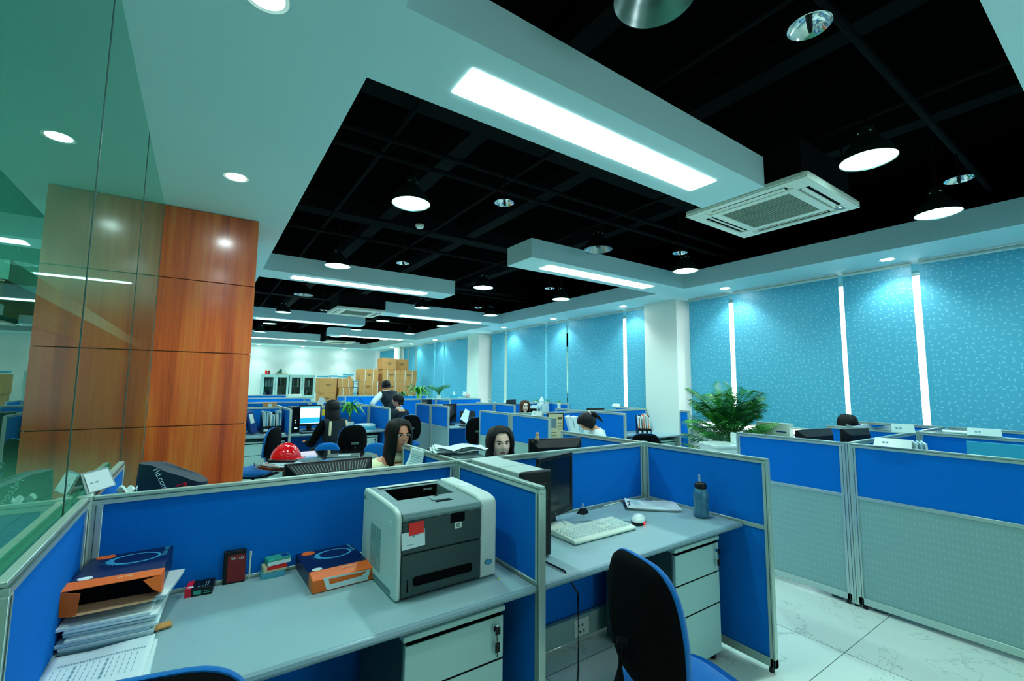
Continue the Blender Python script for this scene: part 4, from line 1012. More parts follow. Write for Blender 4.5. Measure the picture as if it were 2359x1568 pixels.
name_stand('cream name stand near the blinds at far right', (CB, .92, T+.004), -80, .21, .06)
name_stand('small name stand in front of the ripple blind', (6.5, 5.95, T), -75, .16, .05)
name_stand('name stand below the large square pillar', (6.5, 4.85, T), -80, .20, .055)
name_stand('name stand on the two-tone partition right of the second woman', (CX, 4.62, T), -70, .16, .06)
name_stand('distant name stand left of the brown haired head', (DC+.35, 8.05, T), -30, .22, .055)
# ------------------------------------------------------------------ things seen over the right cluster
t = thing('white_carton', 'flat white appliance carton standing on the sill right of the palm', 'box', (6.50, 3.13, 0), -90)
t.location = (6.45, 3.08, .862); t.name = 'white_carton'
obj('carton', MB().box(-.22,-.05,0,.22,.05,.195), 'beige_plastic', t, .004)
obj('red_mark', MB().box(-.215,-.052,.10,-.185,-.05,.112), 'red', t, sm=0)
obj('blue_mark', MB().box(.05,-.052,.075,.18,-.05,.09), 'binder_blue', t, sm=0); obj('printed_line', MB().box(-.15,-.052,.115,-.05,-.05,.125), 'binder_blue', t, sm=0)
obj('loop_handle', MB().tube([(-.09,-.055,.15),(-.10,-.06,.08),(-.05,-.062,.045),(.02,-.06,.06),(.05,-.055,.13)], .004, 6), 'ceramic', t)
monitor('black monitor top, left one behind the narrow two-tone partition', (4.42, 1.78, .76), 172, .50, .37, .05)
monitor('black monitor top, right one behind the narrow two-tone partition', (4.96, 1.66, .76), 165, .36, .36, .05)
t = thing('folder_stack', 'leaning stack of dark and white folders behind the right partition', 'folders', (4.36, 1.12, .76), -70)
for k in range(7):
    obj('folder', MB().obox((-.12+.035*k,0,.20),(.012 if k > 2 else .03,.24,.38),(0,R(14-3*k),0)), ['cabinet_side','cabinet_side','ceramic','paper','ceramic','paper_blue','paper'][k], t, .002)
t = thing('blue_folder', 'bright blue folder standing behind the right partition', 'folder', (5.35, .80, .76), -88)
obj('cover', MB().box(-.20,-.006,0,.17,.006,.345), 'folder_blue', t, .002)
obj('spine_label', MB().box(.17,-.008,0,.20,.008,.35), 'ceramic', t, .002)
t = thing('open_book_tray', 'dark tray with white papers on top of the far right partition', 'tray', (5.95, 1.15, .76), -82)
obj('tray', MB().box(-.25,-.15,.34,.25,.15,.365), 'alu_dark', t, .003); obj('tray_legs', MB().box(-.24,-.14,0,-.22,.14,.34).box(.22,-.14,0,.24,.14,.34), 'alu_dark', t)
obj('papers', MB().obox((.05,0,.373),(.34,.24,.012),(0,0,.1)), 'paper', t)
t = thing('crumpled_plastic', 'loose crumpled clear plastic wrap over the far partition rail', 'plastic wrap', (CB, 1.72, T-.012))
rp = random.Random(3)
obj('wrap', MB().grid(lambda u, v: (.05*math.sin(PI*v)*math.cos(u*9)*.6, -.20+.4*u, .012+.045*math.sin(PI*v)*(.6+.4*math.sin(u*13))), 26, 6), 'acrylic', t, sm=30)

# ------------------------------------------------------------------ people
def skin_mesh(joints, edges, sub=2):
    me = bpy.data.meshes.new('g'); names = list(joints)
    me.from_pydata([joints[n][0] for n in names], [(names.index(a), names.index(b)) for a, b in edges], [])
    o = bpy.data.objects.new('g', me); COL.objects.link(o)
    sk = o.modifiers.new('k', 'SKIN'); sb_ = o.modifiers.new('u', 'SUBSURF'); sb_.levels = sub; sb_.render_levels = sub
    for i, n in enumerate(names):
        r = joints[n][1]; me.skin_vertices[0].data[i].radius = r if isinstance(r, tuple) else (r, r)
        me.skin_vertices[0].data[i].use_root = (i == 0)
    bpy.context.view_layer.update()
    ev = o.evaluated_get(bpy.context.evaluated_depsgraph_get()); m2 = bpy.data.meshes.new_from_object(ev)
    mb = MB(); mb.add([v.co.copy() for v in m2.vertices], [tuple(p.vertices) for p in m2.polygons])
    bpy.data.objects.remove(o); bpy.data.meshes.remove(me); bpy.data.meshes.remove(m2)
    return mb
def head_pt(a, z, inf=0):
    """a: angle from the face (+y), z: -1 chin .. 1 crown"""
    c = math.sqrt(max(0, 1-min(1, abs(z))**2.3))
    jaw = 1 - .30*max(0, -z)**1.4
    x = .073*c*jaw*math.sin(a); y = .092*c*math.cos(a)
    if math.cos(a) > 0: y = y*(1-.06*max(0, -z)) + .008*max(0, -z)
    else: y = y*(1.06 - .35*max(0, -z)); x *= 1-.1*max(0, -z)
    g = lambda u, s_: math.exp(-(u/s_)**2)
    if inf == 0:
        y += .020*g(a, .13)*g(z+.16, .13) + .010*g(a, .10)*g(z-.02, .18)            # nose
        y -= .007*(g(a-.38, .22)+g(a+.38, .22))*g(z-.05, .12)                        # eye sockets
        y += .004*g(a, .30)*g(z-.20, .10)                                             # brow
        y += .007*g(a, .22)*g(z+.44, .09) + .007*g(a, .25)*g(z+.80, .16)              # lips, chin
        y += .004*(g(a-.62, .25)+g(a+.62, .25))*g(z+.15, .2)
    n = Vector((x, y, 0)); 
    if inf and n.length > 0: n += n.normalized()*inf
    return Vector((n.x, n.y, .115*z*(1+inf*3)))
def add_head(mb, M_):
    nu, nv = 40, 34
    def f(u, v): return M_ @ head_pt(2*PI*u-PI, -1+2*v)
    b0 = len(mb.f); mb.grid(f, nu, nv, 0, True)
    for k, fc in enumerate(mb.f[b0:]):
        j, i = divmod(k, nu); a = 2*PI*(i+.5)/nu-PI; z = -1+2*(j+.5)/(nv-1)
        if abs(a) < .30 and abs(z+.45) < .055: mb.m[b0+k] = 1
    for s_ in (-1, 1):   # ears
        e = MB().ball((s_*.074, -.006, -.004), (.008, .018, .030), 10, 8)
        mb.add([M_ @ Vector(p) for p in e.v], e.f)
def hair_mesh(M_, style):
    nu, nv = 56, 22; tilt = .0
    def f(u, v):
        a = 2*PI*u-PI; fa = abs(a)
        if style in ('long', 'bob', 'side', 'tied'):
            zf = .70 if style != 'bob' else .72
            long_ = {'long':-3.0, 'side':-3.1, 'bob':-1.55, 'tied':-.75}[style]
            side = 1/(1+math.exp(-(fa-(.88 if style != 'side' else .70))*14))
            ze = zf*(1-side) + long_*side
            infl = .013 + (.010 if style == 'bob' else .004)*side
        elif style == 'bald':
            side = 1/(1+math.exp(-(fa-1.1)*10)); ze = .55*(1-side) - .55*side; infl = .010
        else:
            side = 1/(1+math.exp(-(fa-1.0)*12)); ze = .52*(1-side) + (-.15 if fa < 1.9 else -.72)*side; infl = .016
        z0 = 1.0 if style != 'bald' else .80
        z = z0 + (ze-z0)*v
        rip = 1 + .012*math.sin(a*23)+.010*math.sin(a*37+2)
        if z > -.25:
            p = head_pt(a, z, infl)
        else:   # hanging curtain
            q = head_pt(a, -.25, infl); drop = -.25 - z
            sp = 1 + (.16 if style == 'bob' else .05)*min(drop, .8) - (.06*max(0, drop-1.2) if style != 'bob' else .04*drop)
            p = Vector((q.x*sp, (q.y-.012*drop)*sp, .115*z))
        return M_ @ Vector((p.x*rip, p.y*rip, p.z))
    return MB().grid(f, nu, nv, 0, True)
def person(lab, loc, rz, top='white_shirt', skin='skin', hair='hair', style='long', sit=True, lean=0, side=0, hyaw=0, hpitch=0, hroll=0, armL=None, armR=None, sc=1.0, sleeves=True, vest=None, glasses=False, trousers='trousers', hside=0, collar=None):
    t = thing('person', lab, 'person', loc, rz)
    hz = .535 if sit else .95
    LM = Matrix.Translation((0,0,hz)) @ Euler((R(-lean), R(side), 0)).to_matrix().to_4x4() @ Matrix.Translation((0,0,-hz))
    P = lambda x, y, z: tuple((LM @ Vector((x*sc, y*sc, hz+(z)*sc))))
    J = {'pelvis':(P(0,0,.02),(.15,.10)), 'waist':(P(0,.01,.16),(.118,.085)), 'chest':(P(0,.01,.33),(.14,.10)), 'collar':(P(0,-.005,.46),(.085,.07)), 'nb':(P(0,.0,.49),.062), 'neck':(P(0,.008,.525),.050), 'neck2':(P(0,.015,.565),.048)}
    E_ = [('pelvis','waist'),('waist','chest'),('chest','collar'),('collar','nb'),('nb','neck'),('neck','neck2')]
    aL = armL or ((-.23,.06,.20),(-.20,.30,.17)); aR = armR or ((.23,.06,.20),(.20,.30,.17))
    hands = []
    for s_, nm, (el, wr) in ((-1,'L',aL),(1,'R',aR)):
        J['sh'+nm] = (P(s_*.172,0,.438),.058); J['el'+nm] = (P(*el),.040); J['wr'+nm] = (P(*wr),.026)
        d = (Vector(P(*wr))-Vector(P(*el))).normalized()
        pa = Vector(P(*wr)) + d*.055; J['pa'+nm] = (tuple(pa),(.034,.018))
        E_ += [('collar','sh'+nm),('sh'+nm,'el'+nm),('el'+nm,'wr'+nm),('wr'+nm,'pa'+nm)]
        sv = d.cross(Vector((0,0,1))).normalized()
        for k in range(4):
            o_ = (k-1.5)*.019; L_ = (.040,.047,.043,.034)[k]
            J['f%s%d'%(nm,k)] = (tuple(pa+d*.035+sv*o_),.0095); J['g%s%d'%(nm,k)] = (tuple(pa+d*(.035+L_*.6)+sv*o_*1.05+Vector((0,0,-.008))),.0085); J['h%s%d'%(nm,k)] = (tuple(pa+d*(.035+L_)+sv*o_*1.05+Vector((0,0,-.024))),.0078)
            E_ += [('pa'+nm,'f%s%d'%(nm,k)),('f%s%d'%(nm,k),'g%s%d'%(nm,k)),('g%s%d'%(nm,k),'h%s%d'%(nm,k))]
        th = -s_
        J['t'+nm] = (tuple(pa-d*.02+sv*.038*(1 if nm=='L' else -1)),.011); J['u'+nm] = (tuple(pa+d*.015+sv*.055*(1 if nm=='L' else -1)+Vector((0,0,-.01))),.0095)
        E_ += [('wr'+nm,'t'+nm),('t'+nm,'u'+nm)]
    for s_, nm in ((-1,'L'),(1,'R')):
        if sit:
            J['hp'+nm] = ((s_*.09,.02,hz-.01),.085); J['kn'+nm] = ((s_*.12,.42,hz+.01),.058); J['an'+nm] = ((s_*.12,.38,.10),.036); J['to'+nm] = ((s_*.12,.52,.045),.034)
        else:
            J['hp'+nm] = ((s_*.09,0,hz-.06),.088); J['kn'+nm] = ((s_*.10,.02,.50),.058); J['an'+nm] = ((s_*.10,-.02,.10),.038); J['to'+nm] = ((s_*.11,.13,.045),.034)
        E_ += [('pelvis','hp'+nm),('hp'+nm,'kn'+nm),('kn'+nm,'an'+nm),('an'+nm,'to'+nm)]
    mb = skin_mesh(J, E_)
    nk = Vector(P(0,.015,.565)); 
    HM = Matrix.Translation(nk + Vector((hside,0,.012))) @ Euler((R(-lean*.3), 0, 0)).to_matrix().to_4x4() @ Euler((R(-hpitch), R(hroll), R(hyaw)), 'XYZ').to_matrix().to_4x4() @ Matrix.Translation((0,.015,.085))
    if sc != 1: HM = HM @ Matrix.Scale(sc, 4)
    add_head(mb, HM)
    obj('body', mb, [skin, 'lips'], t, sm=80)
    # clothes
    def sub_(names, extra, dr, edges):
        return skin_mesh({n:(J[n][0], tuple(q+dr for q in (J[n][1] if isinstance(J[n][1], tuple) else (J[n][1],)*2))) for n in names}, edges)
    ns = ['chest','waist','pelvis','collar','shL','shR']; es = [('pelvis','waist'),('waist','chest'),('chest','collar'),('collar','shL'),('collar','shR')]
    top_n = list(ns)+['nb']; top_e = list(es)+[('collar','nb')]
    for nm in 'LR':
        top_n += ['el'+nm,'wr'+nm]; top_e += [('sh'+nm,'el'+nm),('el'+nm,'wr'+nm)]
    tp = obj('top', sub_(top_n, 0, .014, top_e), top, t, sm=80)
    if vest: obj('vest', sub_(ns[:4]+['shL','shR'], 0, .024, es), vest, t, sm=80)
    if collar: obj('collar', MB().lathe([(.070,-.02),(.066,.02),(.058,.045)], tuple(Vector(P(0,.0,.49))), 20), collar, t, solid=.006)
    tn = ['pelvis','waist','hpL','knL','anL','hpR','knR','anR']
    obj('trousers', sub_(tn, 0, .014, [('pelvis','waist'),('pelvis','hpL'),('hpL','knL'),('knL','anL'),('pelvis','hpR'),('hpR','knR'),('knR','anR')]), trousers, t, sm=80)
    for nm in 'LR':
        p = Vector(J['to'+nm][0]); obj('shoe', MB().ball((p.x, p.y-.05, .045), (.045,.13,.045), 14, 8), 'black_plastic', t)
    hr = obj('hair', hair_mesh(HM, style), hair, t, sm=70, solid=.010)
    if style == 'bald':
        pass
    if style == 'tied':
        tl = MB().tube([HM @ Vector(p) for p in ((0,-.09,.03),(0,-.125,.02),(0,-.15,-.04),(0,-.145,-.12),(0,-.13,-.20))], [.022,.026,.030,.024,.008], 12)
        obj('ponytail', tl, hair, hr); obj('hair_band', MB().tube([HM @ Vector(p) for p in ((0,-.112,.028),(0,-.13,.012))], .030, 14), 'pink', hr)
    # face
    for s_ in (-1, 1):
        c_ = head_pt(s_*.37, .05); c_ = Vector((c_.x, c_.y-.006, c_.z))
        e = MB().ball(tuple(c_), (.0125,.010,.0075), 14, 8); e.v = [tuple(HM @ Vector(p)) for p in e.v]
        ey = obj('eye', e, 'eye_white', t)
        e = MB().ball((c_.x, c_.y+.0072, c_.z), (.0062,.0040,.0062), 12, 8); e.v = [tuple(HM @ Vector(p)) for p in e.v]
        obj('iris', e, 'eye_dark', ey)
        br_ = [head_pt(s_*q, .19+.03*math.sin((q-.15)*5)) + Vector((0,.0015,0)) for q in (.17,.3,.43,.56,.66)]
        obj('eyebrow', MB().tube([HM @ p for p in br_], [.002,.0032,.003,.0024,.0012], 6), 'hair', t)
        li = [head_pt(s_*q, .105-.25*(q-.37)**2) + Vector((0,.0005,0)) for q in (.20,.28,.37,.46,.55)]
        obj('eyelid', MB().tube([HM @ p for p in li], .0016, 5), 'hair', ey)
    if glasses:
        g = MB()
        for s_ in (-1, 1):
            c_ = head_pt(s_*.37, .03); pts = [HM @ Vector((c_.x+.023*math.cos(a), .094-.010*abs(math.cos(a))*(.5), c_.z+.015*math.sin(a))) for a in [2*PI*k/20 for k in range(21)]]
            g.tube(pts, .0017, 5); g.tube([HM @ Vector((s_*.050,.090,c_.z+.004)), HM @ Vector((s_*.078,.0,c_.z+.008))], .0012, 5)
        g.tube([HM @ Vector((-.008,.098,.006)), HM @ Vector((.008,.098,.006))], .0012, 5)
        obj('glasses', g, 'chrome', t)
    return t
person('woman in thin glasses with long dark hair and beige knit top, seated, turned right', (1.15, 3.33, 0), -166, 'beige_knit', 'skin', 'hair', 'side', lean=14, hyaw=-8, hpitch=-2, glasses=True, collar='beige_knit', armL=((-.25,.05,.22),(-.12,.28,.26)), sc=1.0)
person('woman with chin length black hair facing the viewer just above the partition', (1.84, 2.94, 0), 160, 'dark_knit', 'skin_pale', 'hair', 'bob', lean=26, hyaw=2, hpitch=-8, sc=1.0)
person('person in white shirt bending head down over the desk, dark hair tied back', (4.28, 4.08, 0), 62, 'white_shirt', 'skin', 'hair', 'tied', lean=20, hyaw=10, hpitch=52, armL=((-.20,.25,.22),(-.05,.38,.36)), sc=.95)
person('standing balding man in dark vest and white shirt, back to the viewer', (3.26, 8.98, 0), 8, 'white_shirt', 'skin', 'hair', 'bald', sit=False, lean=36, vest='dark_knit', armL=((-.40,.02,.24),(-.34,.26,.10)), armR=((.24,.10,.22),(.18,.34,.16)), collar='white_shirt')
person('man in dark sweater with white collar, seen from behind left of a partition', (3.20, 8.36, 0), 28, 'dark_knit', 'skin', 'hair', 'short', sit=True, lean=8, sc=1.04, hyaw=25, collar='white_shirt', armL=((-.26,.10,.22),(-.16,.34,.18)))
person('woman in black vest with cream shoulder stripes, seated at the lit screen', (1.64, 6.84, 0), 18, 'black_matte', 'skin', 'hair', 'bob', lean=10, vest='dark_knit', sc=.98, armL=((-.30,.12,.16),(-.22,.38,.22)), collar='cream')
person('brown haired person whose forehead shows above the partition', (4.80, 6.60, 0), 160, 'white_shirt', 'skin_pale', 'hair_brown', 'bob', sc=.92, lean=4)
person('person of whom only the black hair top shows, far right by the blinds', (5.94, 1.98, 0), -10, 'dark_knit', 'skin', 'hair', 'bob', lean=6, sc=.90)
vs = [o for o in bpy.data.objects if o.type == 'EMPTY' and o.get('label', '').startswith('woman in black vest')][0]
obj('shoulder_stripes', MB().obox((-.135,-.062,.90),(.035,.02,.20),(R(-10),R(8),0)).obox((.135,-.062,.90),(.035,.02,.20),(R(-10),R(-8),0)), 'cream', vs, .004)

# ------------------------------------------------------------------ round table and what lies on it
t = thing('round_table', 'dark glossy round table behind the left cubicle', 'table', (1.07, 5.12, 0))
obj('tabletop', MB().lathe([(0,.722),(.59,.722),(.60,.728),(.60,.745),(.595,.75),(0,.75)], n=64), 'gloss_black', t, sm=30)
obj('pedestal_column', MB().lathe([(.05,.04),(.045,.1),(.045,.7),(.12,.722)], n=24), 'chrome', t)
obj('pedestal_base', MB().lathe([(0,0),(.30,0),(.30,.02),(.06,.05),(0,.05)], n=36), 'black_plastic', t)
t = thing('safety_helmet', 'red hard hat lying on the round table', 'helmet', (.745, 5.10, .762), -78)
def hel(u, v):
    a = 2*PI*u; z = v*PI/2
    return (.115*math.cos(a)*math.cos(z)*(1+.02*math.cos(3*a)), .142*math.sin(a)*math.cos(z), .025+.135*math.sin(z)**.92 + .006*math.exp(-(math.cos(a)*math.cos(z)/.12)**2)*math.sin(z))
obj('shell', MB().grid(hel, 48, 16, 0, True), 'red_gloss', t, sm=60)
obj('brim', MB().grid(lambda u, v: ((.113+.016*v)*math.cos(2*PI*u), (.140+(.016+.035*max(0, math.sin(2*PI*u))**2)*v)*math.sin(2*PI*u), .028-.012*v), 48, 3, 0, True), 'red_gloss', t, solid=.003, sm=60)
obj('ridge', MB().tube([(0,.13*math.cos(a),.028+.140*math.sin(a)) for a in [PI*k/14 for k in range(1, 14)]], .008, 8), 'red_gloss', t)
sheets('paper_pile', 'white papers and notes on the round table before the helmet', (.69, 4.88, .751), 25, 4, .006, .21, .30, 'paper', .03)
tag(obj('black_tape_case', MB().obox((.70,4.91,.785),(.22,.07,.018),(0,0,-.5)).obox((.60,4.95,.79),(.05,.06,.024),(0,0,-.3)), 'black_plastic', None, .004), 'black strap-like case lying on the papers by the helmet', 'case')
t = thing('dark_folder', 'dark folder with white label on the round table', 'folder', (1.28, 4.98, .751), -20)
obj('cover', MB().box(-.16,-.12,.03,.16,.12,.036), 'cabinet_side', t, .002); obj('pages', MB().box(-.155,-.115,0,.155,.115,.03), 'paper_blue', t); obj('label_card', MB().box(-.05,-.03,.036,.07,.02,.037), 'ceramic', t, sm=0)
# visitor chairs round the table
for x, y, rz, l in ((1.34, 5.93, 172, 'low light blue chair back behind the round table, left one'), (1.80, 5.62, 152, 'low light blue chair back behind the round table, right one')):
    c_ = dup(CH, (x, y, 0), rz, l); c_.scale = (.80, .80, .80); c_['group'] = 'low chairs round the table'

# ------------------------------------------------------------------ cubicles behind the near spine
monitor('wide black monitor back with slots, just above the printer partition', (.60, 2.60, .76), 182, .45, .325, .045, vents=True)
monitor('black monitor back with bright ports and cat figurine, above the second partition', (2.03, 2.42, .76), 160, .38, .36, .06)
t = thing('cat_figurine', 'small cream cat figurine sitting on the monitor top edge', 'figurine', (1.885, 2.435, 1.177), 160)
obj('cat_body', MB().lathe([(0,0),(.014,.0),(.016,.010),(.012,.022),(.008,.028)], n=16), 'tan', t, sm=60)
obj('cat_head', MB().ball((0,0,.036),(.012,.011,.011),14,10).lathe([(.004,.043),(.0,.053)],(-.007,0,0),8).lathe([(.004,.043),(.0,.053)],(.007,0,0),8), 'tan', t, sm=60)
obj('cat_tail', MB().tube([(0,.012,.004),(.014,.018,.008),(.020,.014,.018)], .003, 6), 'tan', t)
t = thing('computer_tower', 'black computer tower hidden behind the printer partition junction', 'computer', (1.29, 2.47, .76), 180)
obj('steel_case', MB().box(-.09,-.2,.01,.09,.2,.375), 'alu_dark', t, .005); obj('front_bezel', MB().box(-.092,-.22,.01,.092,-.2,.38), 'black_plastic', t, .008)
obj('foot', MB().box(-.07,-.18,0,-.05,-.15,.01).box(.05,.15,0,.07,.18,.01).box(-.07,.15,0,-.05,.18,.01).box(.05,-.18,0,.07,-.15,.01), 'rubber', t)
t = thing('crumpled_papers', 'crumpled white papers on top of the hidden tower behind the junction', 'papers', (1.30, 2.46, 1.143), -15)
rp = random.Random(5)
for k in range(3):
    ph = rp.uniform(0, 6)
    obj('sheet', MB().grid(lambda u, v: (-.16+.30*u+.01*k, -.11+.20*v, .002+.007*k+.022*abs(math.sin(u*5+ph)*math.sin(v*4+ph))), 14, 10), 'paper', t, sm=25)
t = thing('hanging_sheet', 'curling sheet of paper hanging on the divider in front of the woman in glasses', 'paper', (XM-.022, 2.66, T))
obj('sheet', MB().grid(lambda u, v: (-.004-.10*v**2.2, -.10+.21*u, -.0-.17*v), 8, 12), 'paper', t, sm=70, solid=.0006)
ln_ = MB()
for k in range(9): ln_.add([(-.006-.10*(.2+.08*k)**2.2,-.08,-.17*(.2+.08*k)),(-.006-.10*(.2+.08*k)**2.2,.08,-.17*(.2+.08*k)),(-.008-.10*(.215+.08*k)**2.2,.08,-.17*(.215+.08*k)),(-.008-.10*(.215+.08*k)**2.2,-.08,-.17*(.215+.08*k))],[(0,1,2,3)])
obj('print_lines', ln_, 'print_ink', t, sm=0)
# navy bag behind the left partition
tb = t = thing('tote_bag', 'navy bag with white web address lettering, bulging above the partition', 'bag', (-.075, 2.52, .76), -32)
def bag(u, v):
    a = 2*PI*u; s_ = (1-.18*v); w_ = .200*s_; d = .085*(1-.35*v)
    x = w_*(abs(math.cos(a))**.6)*(1 if math.cos(a) > 0 else -1); y = d*(abs(math.sin(a))**.8)*(1 if math.sin(a) > 0 else -1)
    top = .455 - .065*(x/.2+.4)**1.0*(1 if x > -.08 else .3)
    return (x, y + .006*math.sin(x*40+v*5), v*top)
m = MB().grid(bag, 44, 14, 0, True)
m.add([bag(k/44, 1) for k in range(44)], [tuple(range(44))])
obj('bag_body', m, 'bag_navy', t, sm=50)
tx = text('web_address', 'rld.com.cn', .036, 'paper', (.010,-.094,.385), (80,58,0), t)
obj('white_patch', MB().box(-.165,-.092,.24,-.115,-.088,.33).box(-.015,-.090,.25,.032,-.082,.352), 'paper', t, sm=0)
obj('red_patch', MB().prism(rrect(-.10,.25,-.055,.315,.012), -.093, -.088, 'xz'), 'crimson', t, sm=0)
obj('red_logo', MB().obox((.085,-.075,.375),(.05,.004,.006),(0,R(-18),0)).obox((.105,-.075,.37),(.012,.004,.02),(0,R(20),0)), 'red', t, sm=0)
tb.scale = (.86,.86,.93)
tag(obj('small_tissue', MB().grid(lambda u, v: (-.235+.06*u, 2.36+.04*v, .76+.40+.015*math.sin(u*7)*math.cos(v*6)), 10, 8), 'paper', None, sm=25), 'scrap of tissue on the rail left of the navy bag', 'tissue')
bpy.data.objects['small_tissue'].location = (0, -.165, -.012)

# ------------------------------------------------------------------ left office area: desks F
def magazine_file(lab, loc, rz, fill, n=1, w_=.09, m='black_plastic', group='black magazine files'):
    t = thing('magazine_file', lab, 'magazine file', loc, rz, group)
    pr = [(-.12,0),(.13,0),(.13,.30),(.10,.30),(-.12,.11)]
    for k in range(n):
        x = (k-(n-1)/2)*w_
        bx = obj('file_box', MB().prism(pr, x-w_/2+.002, x-w_/2+.005, 'yz').prism(pr, x+w_/2-.005, x+w_/2-.002, 'yz').box(x-w_/2+.002,-.122,0,x+w_/2-.002,-.118,.11).box(x-w_/2+.002,.126,0,x+w_/2-.002,.13,.30).box(x-w_/2+.002,-.12,0,x+w_/2-.002,.13,.004), m, t)
        obj('label_card', MB().box(x-w_/2+.016,-.124,.03,x+w_/2-.016,-.122,.07), 'ceramic', bx, sm=0)
        for q in range(4):
            h_ = rnd.uniform(.26,.34); tl = rnd.uniform(-.12,.12)
            obj('document', MB().obox((x+(q-1.5)*w_*.2,.0,h_/2+.005),(w_*.16,.20,h_),(rnd.uniform(-.1,.1),tl*.5,0)), fill[q % len(fill)], t, sm=0)
    return t
magazine_file('row of black magazine files stuffed with papers on the left office desk', (.93, 7.98, .76), 4, ['paper','paper_blue','teal_pack','paper'], 3)
magazine_file('black lattice magazine file with orange and white papers near the palm', (5.86, 4.80, .76), -42, ['paper','orange','paper','ceramic'], 3, .07)
magazine_file('small black file at the column edge beside the ring binder', (.50, 8.02, .76), 10, ['paper','paper_blue'], 1)
t = thing('ring_binder', 'leaning blue ring binder with white spine label at the left office desk', 'binder', (.70, 7.80, .785), 6)
t.rotation_euler = (0, R(-14), R(8))
obj('spine', MB().box(-.04,-.005,0,.04,.26,.32), 'binder_blue', t, .003)
obj('spine_label', MB().box(-.026,-.007,.15,.026,-.005,.29), 'ceramic', t, sm=0)
obj('finger_ring', MB().lathe([(.008,-.001),(.013,-.001)], n=16).xf(Matrix.Translation((0,-.006,.09)) @ Matrix.Rotation(PI/2,4,'X')), 'chrome', t)
obj('pages', MB().box(-.030,.01,.01,.030,.262,.31), 'paper', t, sm=0)
sheets('paper_pile', 'flat papers in front of the magazine files', (.93, 7.60, .761), 85, 3, .006, .18, .26, 'paper', .02)
t = thing('computer_tower', 'slim black computer tower with small lights left of the lit screen', 'computer', (1.235, 7.86, .76))
obj('steel_case', MB().box(-.055,-.18,.01,.055,.2,.40), 'black_plastic', t, .004)
obj('front_bezel', MB().box(-.056,-.2,.01,.056,-.18,.405), 'gloss_black', t, .006)
obj('power_lamp', MB().ball((-.01,-.202,.20),.006,8,6), 'led_green', t); obj('button', MB().ball((-.01,-.201,.165),(.014,.004,.014),12,8), 'chrome', t)
obj('port_lamps', MB().ball((-.01,-.202,.08),(.012,.003,.012),12,8).ball((.018,-.202,.08),(.004,.003,.008),8,6), 'led_blue', t)
monitor('lit monitor showing a pale window, in front of the woman in the vest', (1.47, 7.88, .76), 3, .34, .33, .09, scr='screen_on')
t = thing('keyboard', 'dark keyboard before the lit monitor', 'keyboard', (1.50, 7.60, .76), 2)
obj('case', MB().box(-.21,-.07,0,.21,.07,.02), 'black_plastic', t, .004); obj('keys', MB().box(-.2,-.06,.02,.2,.06,.026), 'alu_dark', t, .002)
tag(obj('sticky_note', MB().box(1.73,FY-.013,.98,1.80,FY-.009,1.09), 'yellow', None, sm=0), 'yellow note pinned right of the lit monitor', 'note')
t = thing('letter_tray', 'blue letter tray filled with papers at the end of the left desks', 'tray', (2.33, 7.80, .76), -6)
obj('tray_shell', MB().box(-.16,-.12,0,.16,.12,.004).box(-.16,-.12,0,-.155,.12,.07).box(.155,-.12,0,.16,.12,.09).box(-.16,.115,0,.16,.12,.09).box(-.16,-.12,0,.16,-.115,.055), 'folder_blue', t, .001)
obj('papers', MB().obox((0,0,.045),(.28,.21,.06)).obox((.02,-.01,.082),(.24,.19,.014),(.03,0,.12)), 'paper', t)
t = thing('desk_phone', 'white desk phone left of the blue letter tray', 'telephone', (2.02, 7.70, .76), 12)
obj('base', MB().prism([(-.09,0),(.09,0),(.09,.05),(-.09,.02)], -.07, .07, 'yz'), 'ceramic', t, .004)
obj('handset', MB().tube([(-.045,-.09,.05),(-.045,-.04,.062),(-.045,.05,.078),(-.045,.09,.075)], [.02,.014,.014,.02], 10), 'ceramic', t)
# shelf cabinet with cartons behind spine F
t = thing('low_cabinet', 'low grey cabinet whose top carries small cardboard boxes, left office', 'cabinet', (.50, 9.98, 0))
obj('cabinet_body', MB().box(-.75,-.2,0,.75,.2,1.0), 'cabinet_grey', t); obj('cabinet_top', MB().box(-.78,-.22,1.0,.78,.22,1.03), 'ceramic', t, .004)
for i, (x, y, z, a, b_, c_, l) in enumerate(((1.12,9.95,1.03,.22,.16,.12,'small brown box with white label on the low cabinet'),(.80,9.9,1.03,.26,.20,.035,'flat open brown carton on the low cabinet'),(.50,10.0,1.03,.24,.20,.05,'flattened brown carton beside the wooden column'),
      (1.0,9.9,1.03,.0,.0,.0,'')) ):
    if not a: continue
    t = thing('small_carton', l, 'box', (x, y, z), 10*i, 'small cartons on the low cabinet')
    obj('carton', MB().box(-a/2,-b_/2,0,a/2,b_/2,c_), 'kraft', t, .003); obj('label_card', MB().box(-a*.2,-b_/2-.001,c_*.25,a*.15,-b_/2,c_*.8), 'ceramic', t, sm=0)
sheets('paper_pile', 'loose papers beside the column on the low cabinet', (.12, 9.92, 1.031), 30, 3, .012, .24, .30, 'paper', .03)
c_ = dup(CH, (1.50, 8.98, 0), 172, 'bright blue chair back above the magazine files'); c_.scale = (1.1,1.1,1.12)
t = thing('paper_bag', 'brown and white paper bag left of the large cartons', 'bag', (2.08, 10.0, .76), 10)
obj('bag_body', MB().loft([[(-.07,-.05,0),(.07,-.05,0),(.07,.05,0),(-.07,.05,0)],[(-.09,-.05,.30),(.08,-.05,.30),(.08,.05,.30),(-.09,.05,.30)]]), 'kraft', t)
obj('white_sheets', MB().obox((-.02,0,.36),(.12,.02,.22),(0,.35,0)), 'paper', t, sm=0)
t = thing('box_monitor', 'beige old box screen standing on the farthest desk before the cabinets', 'monitor', (2.30, 15.1, .76), 10)
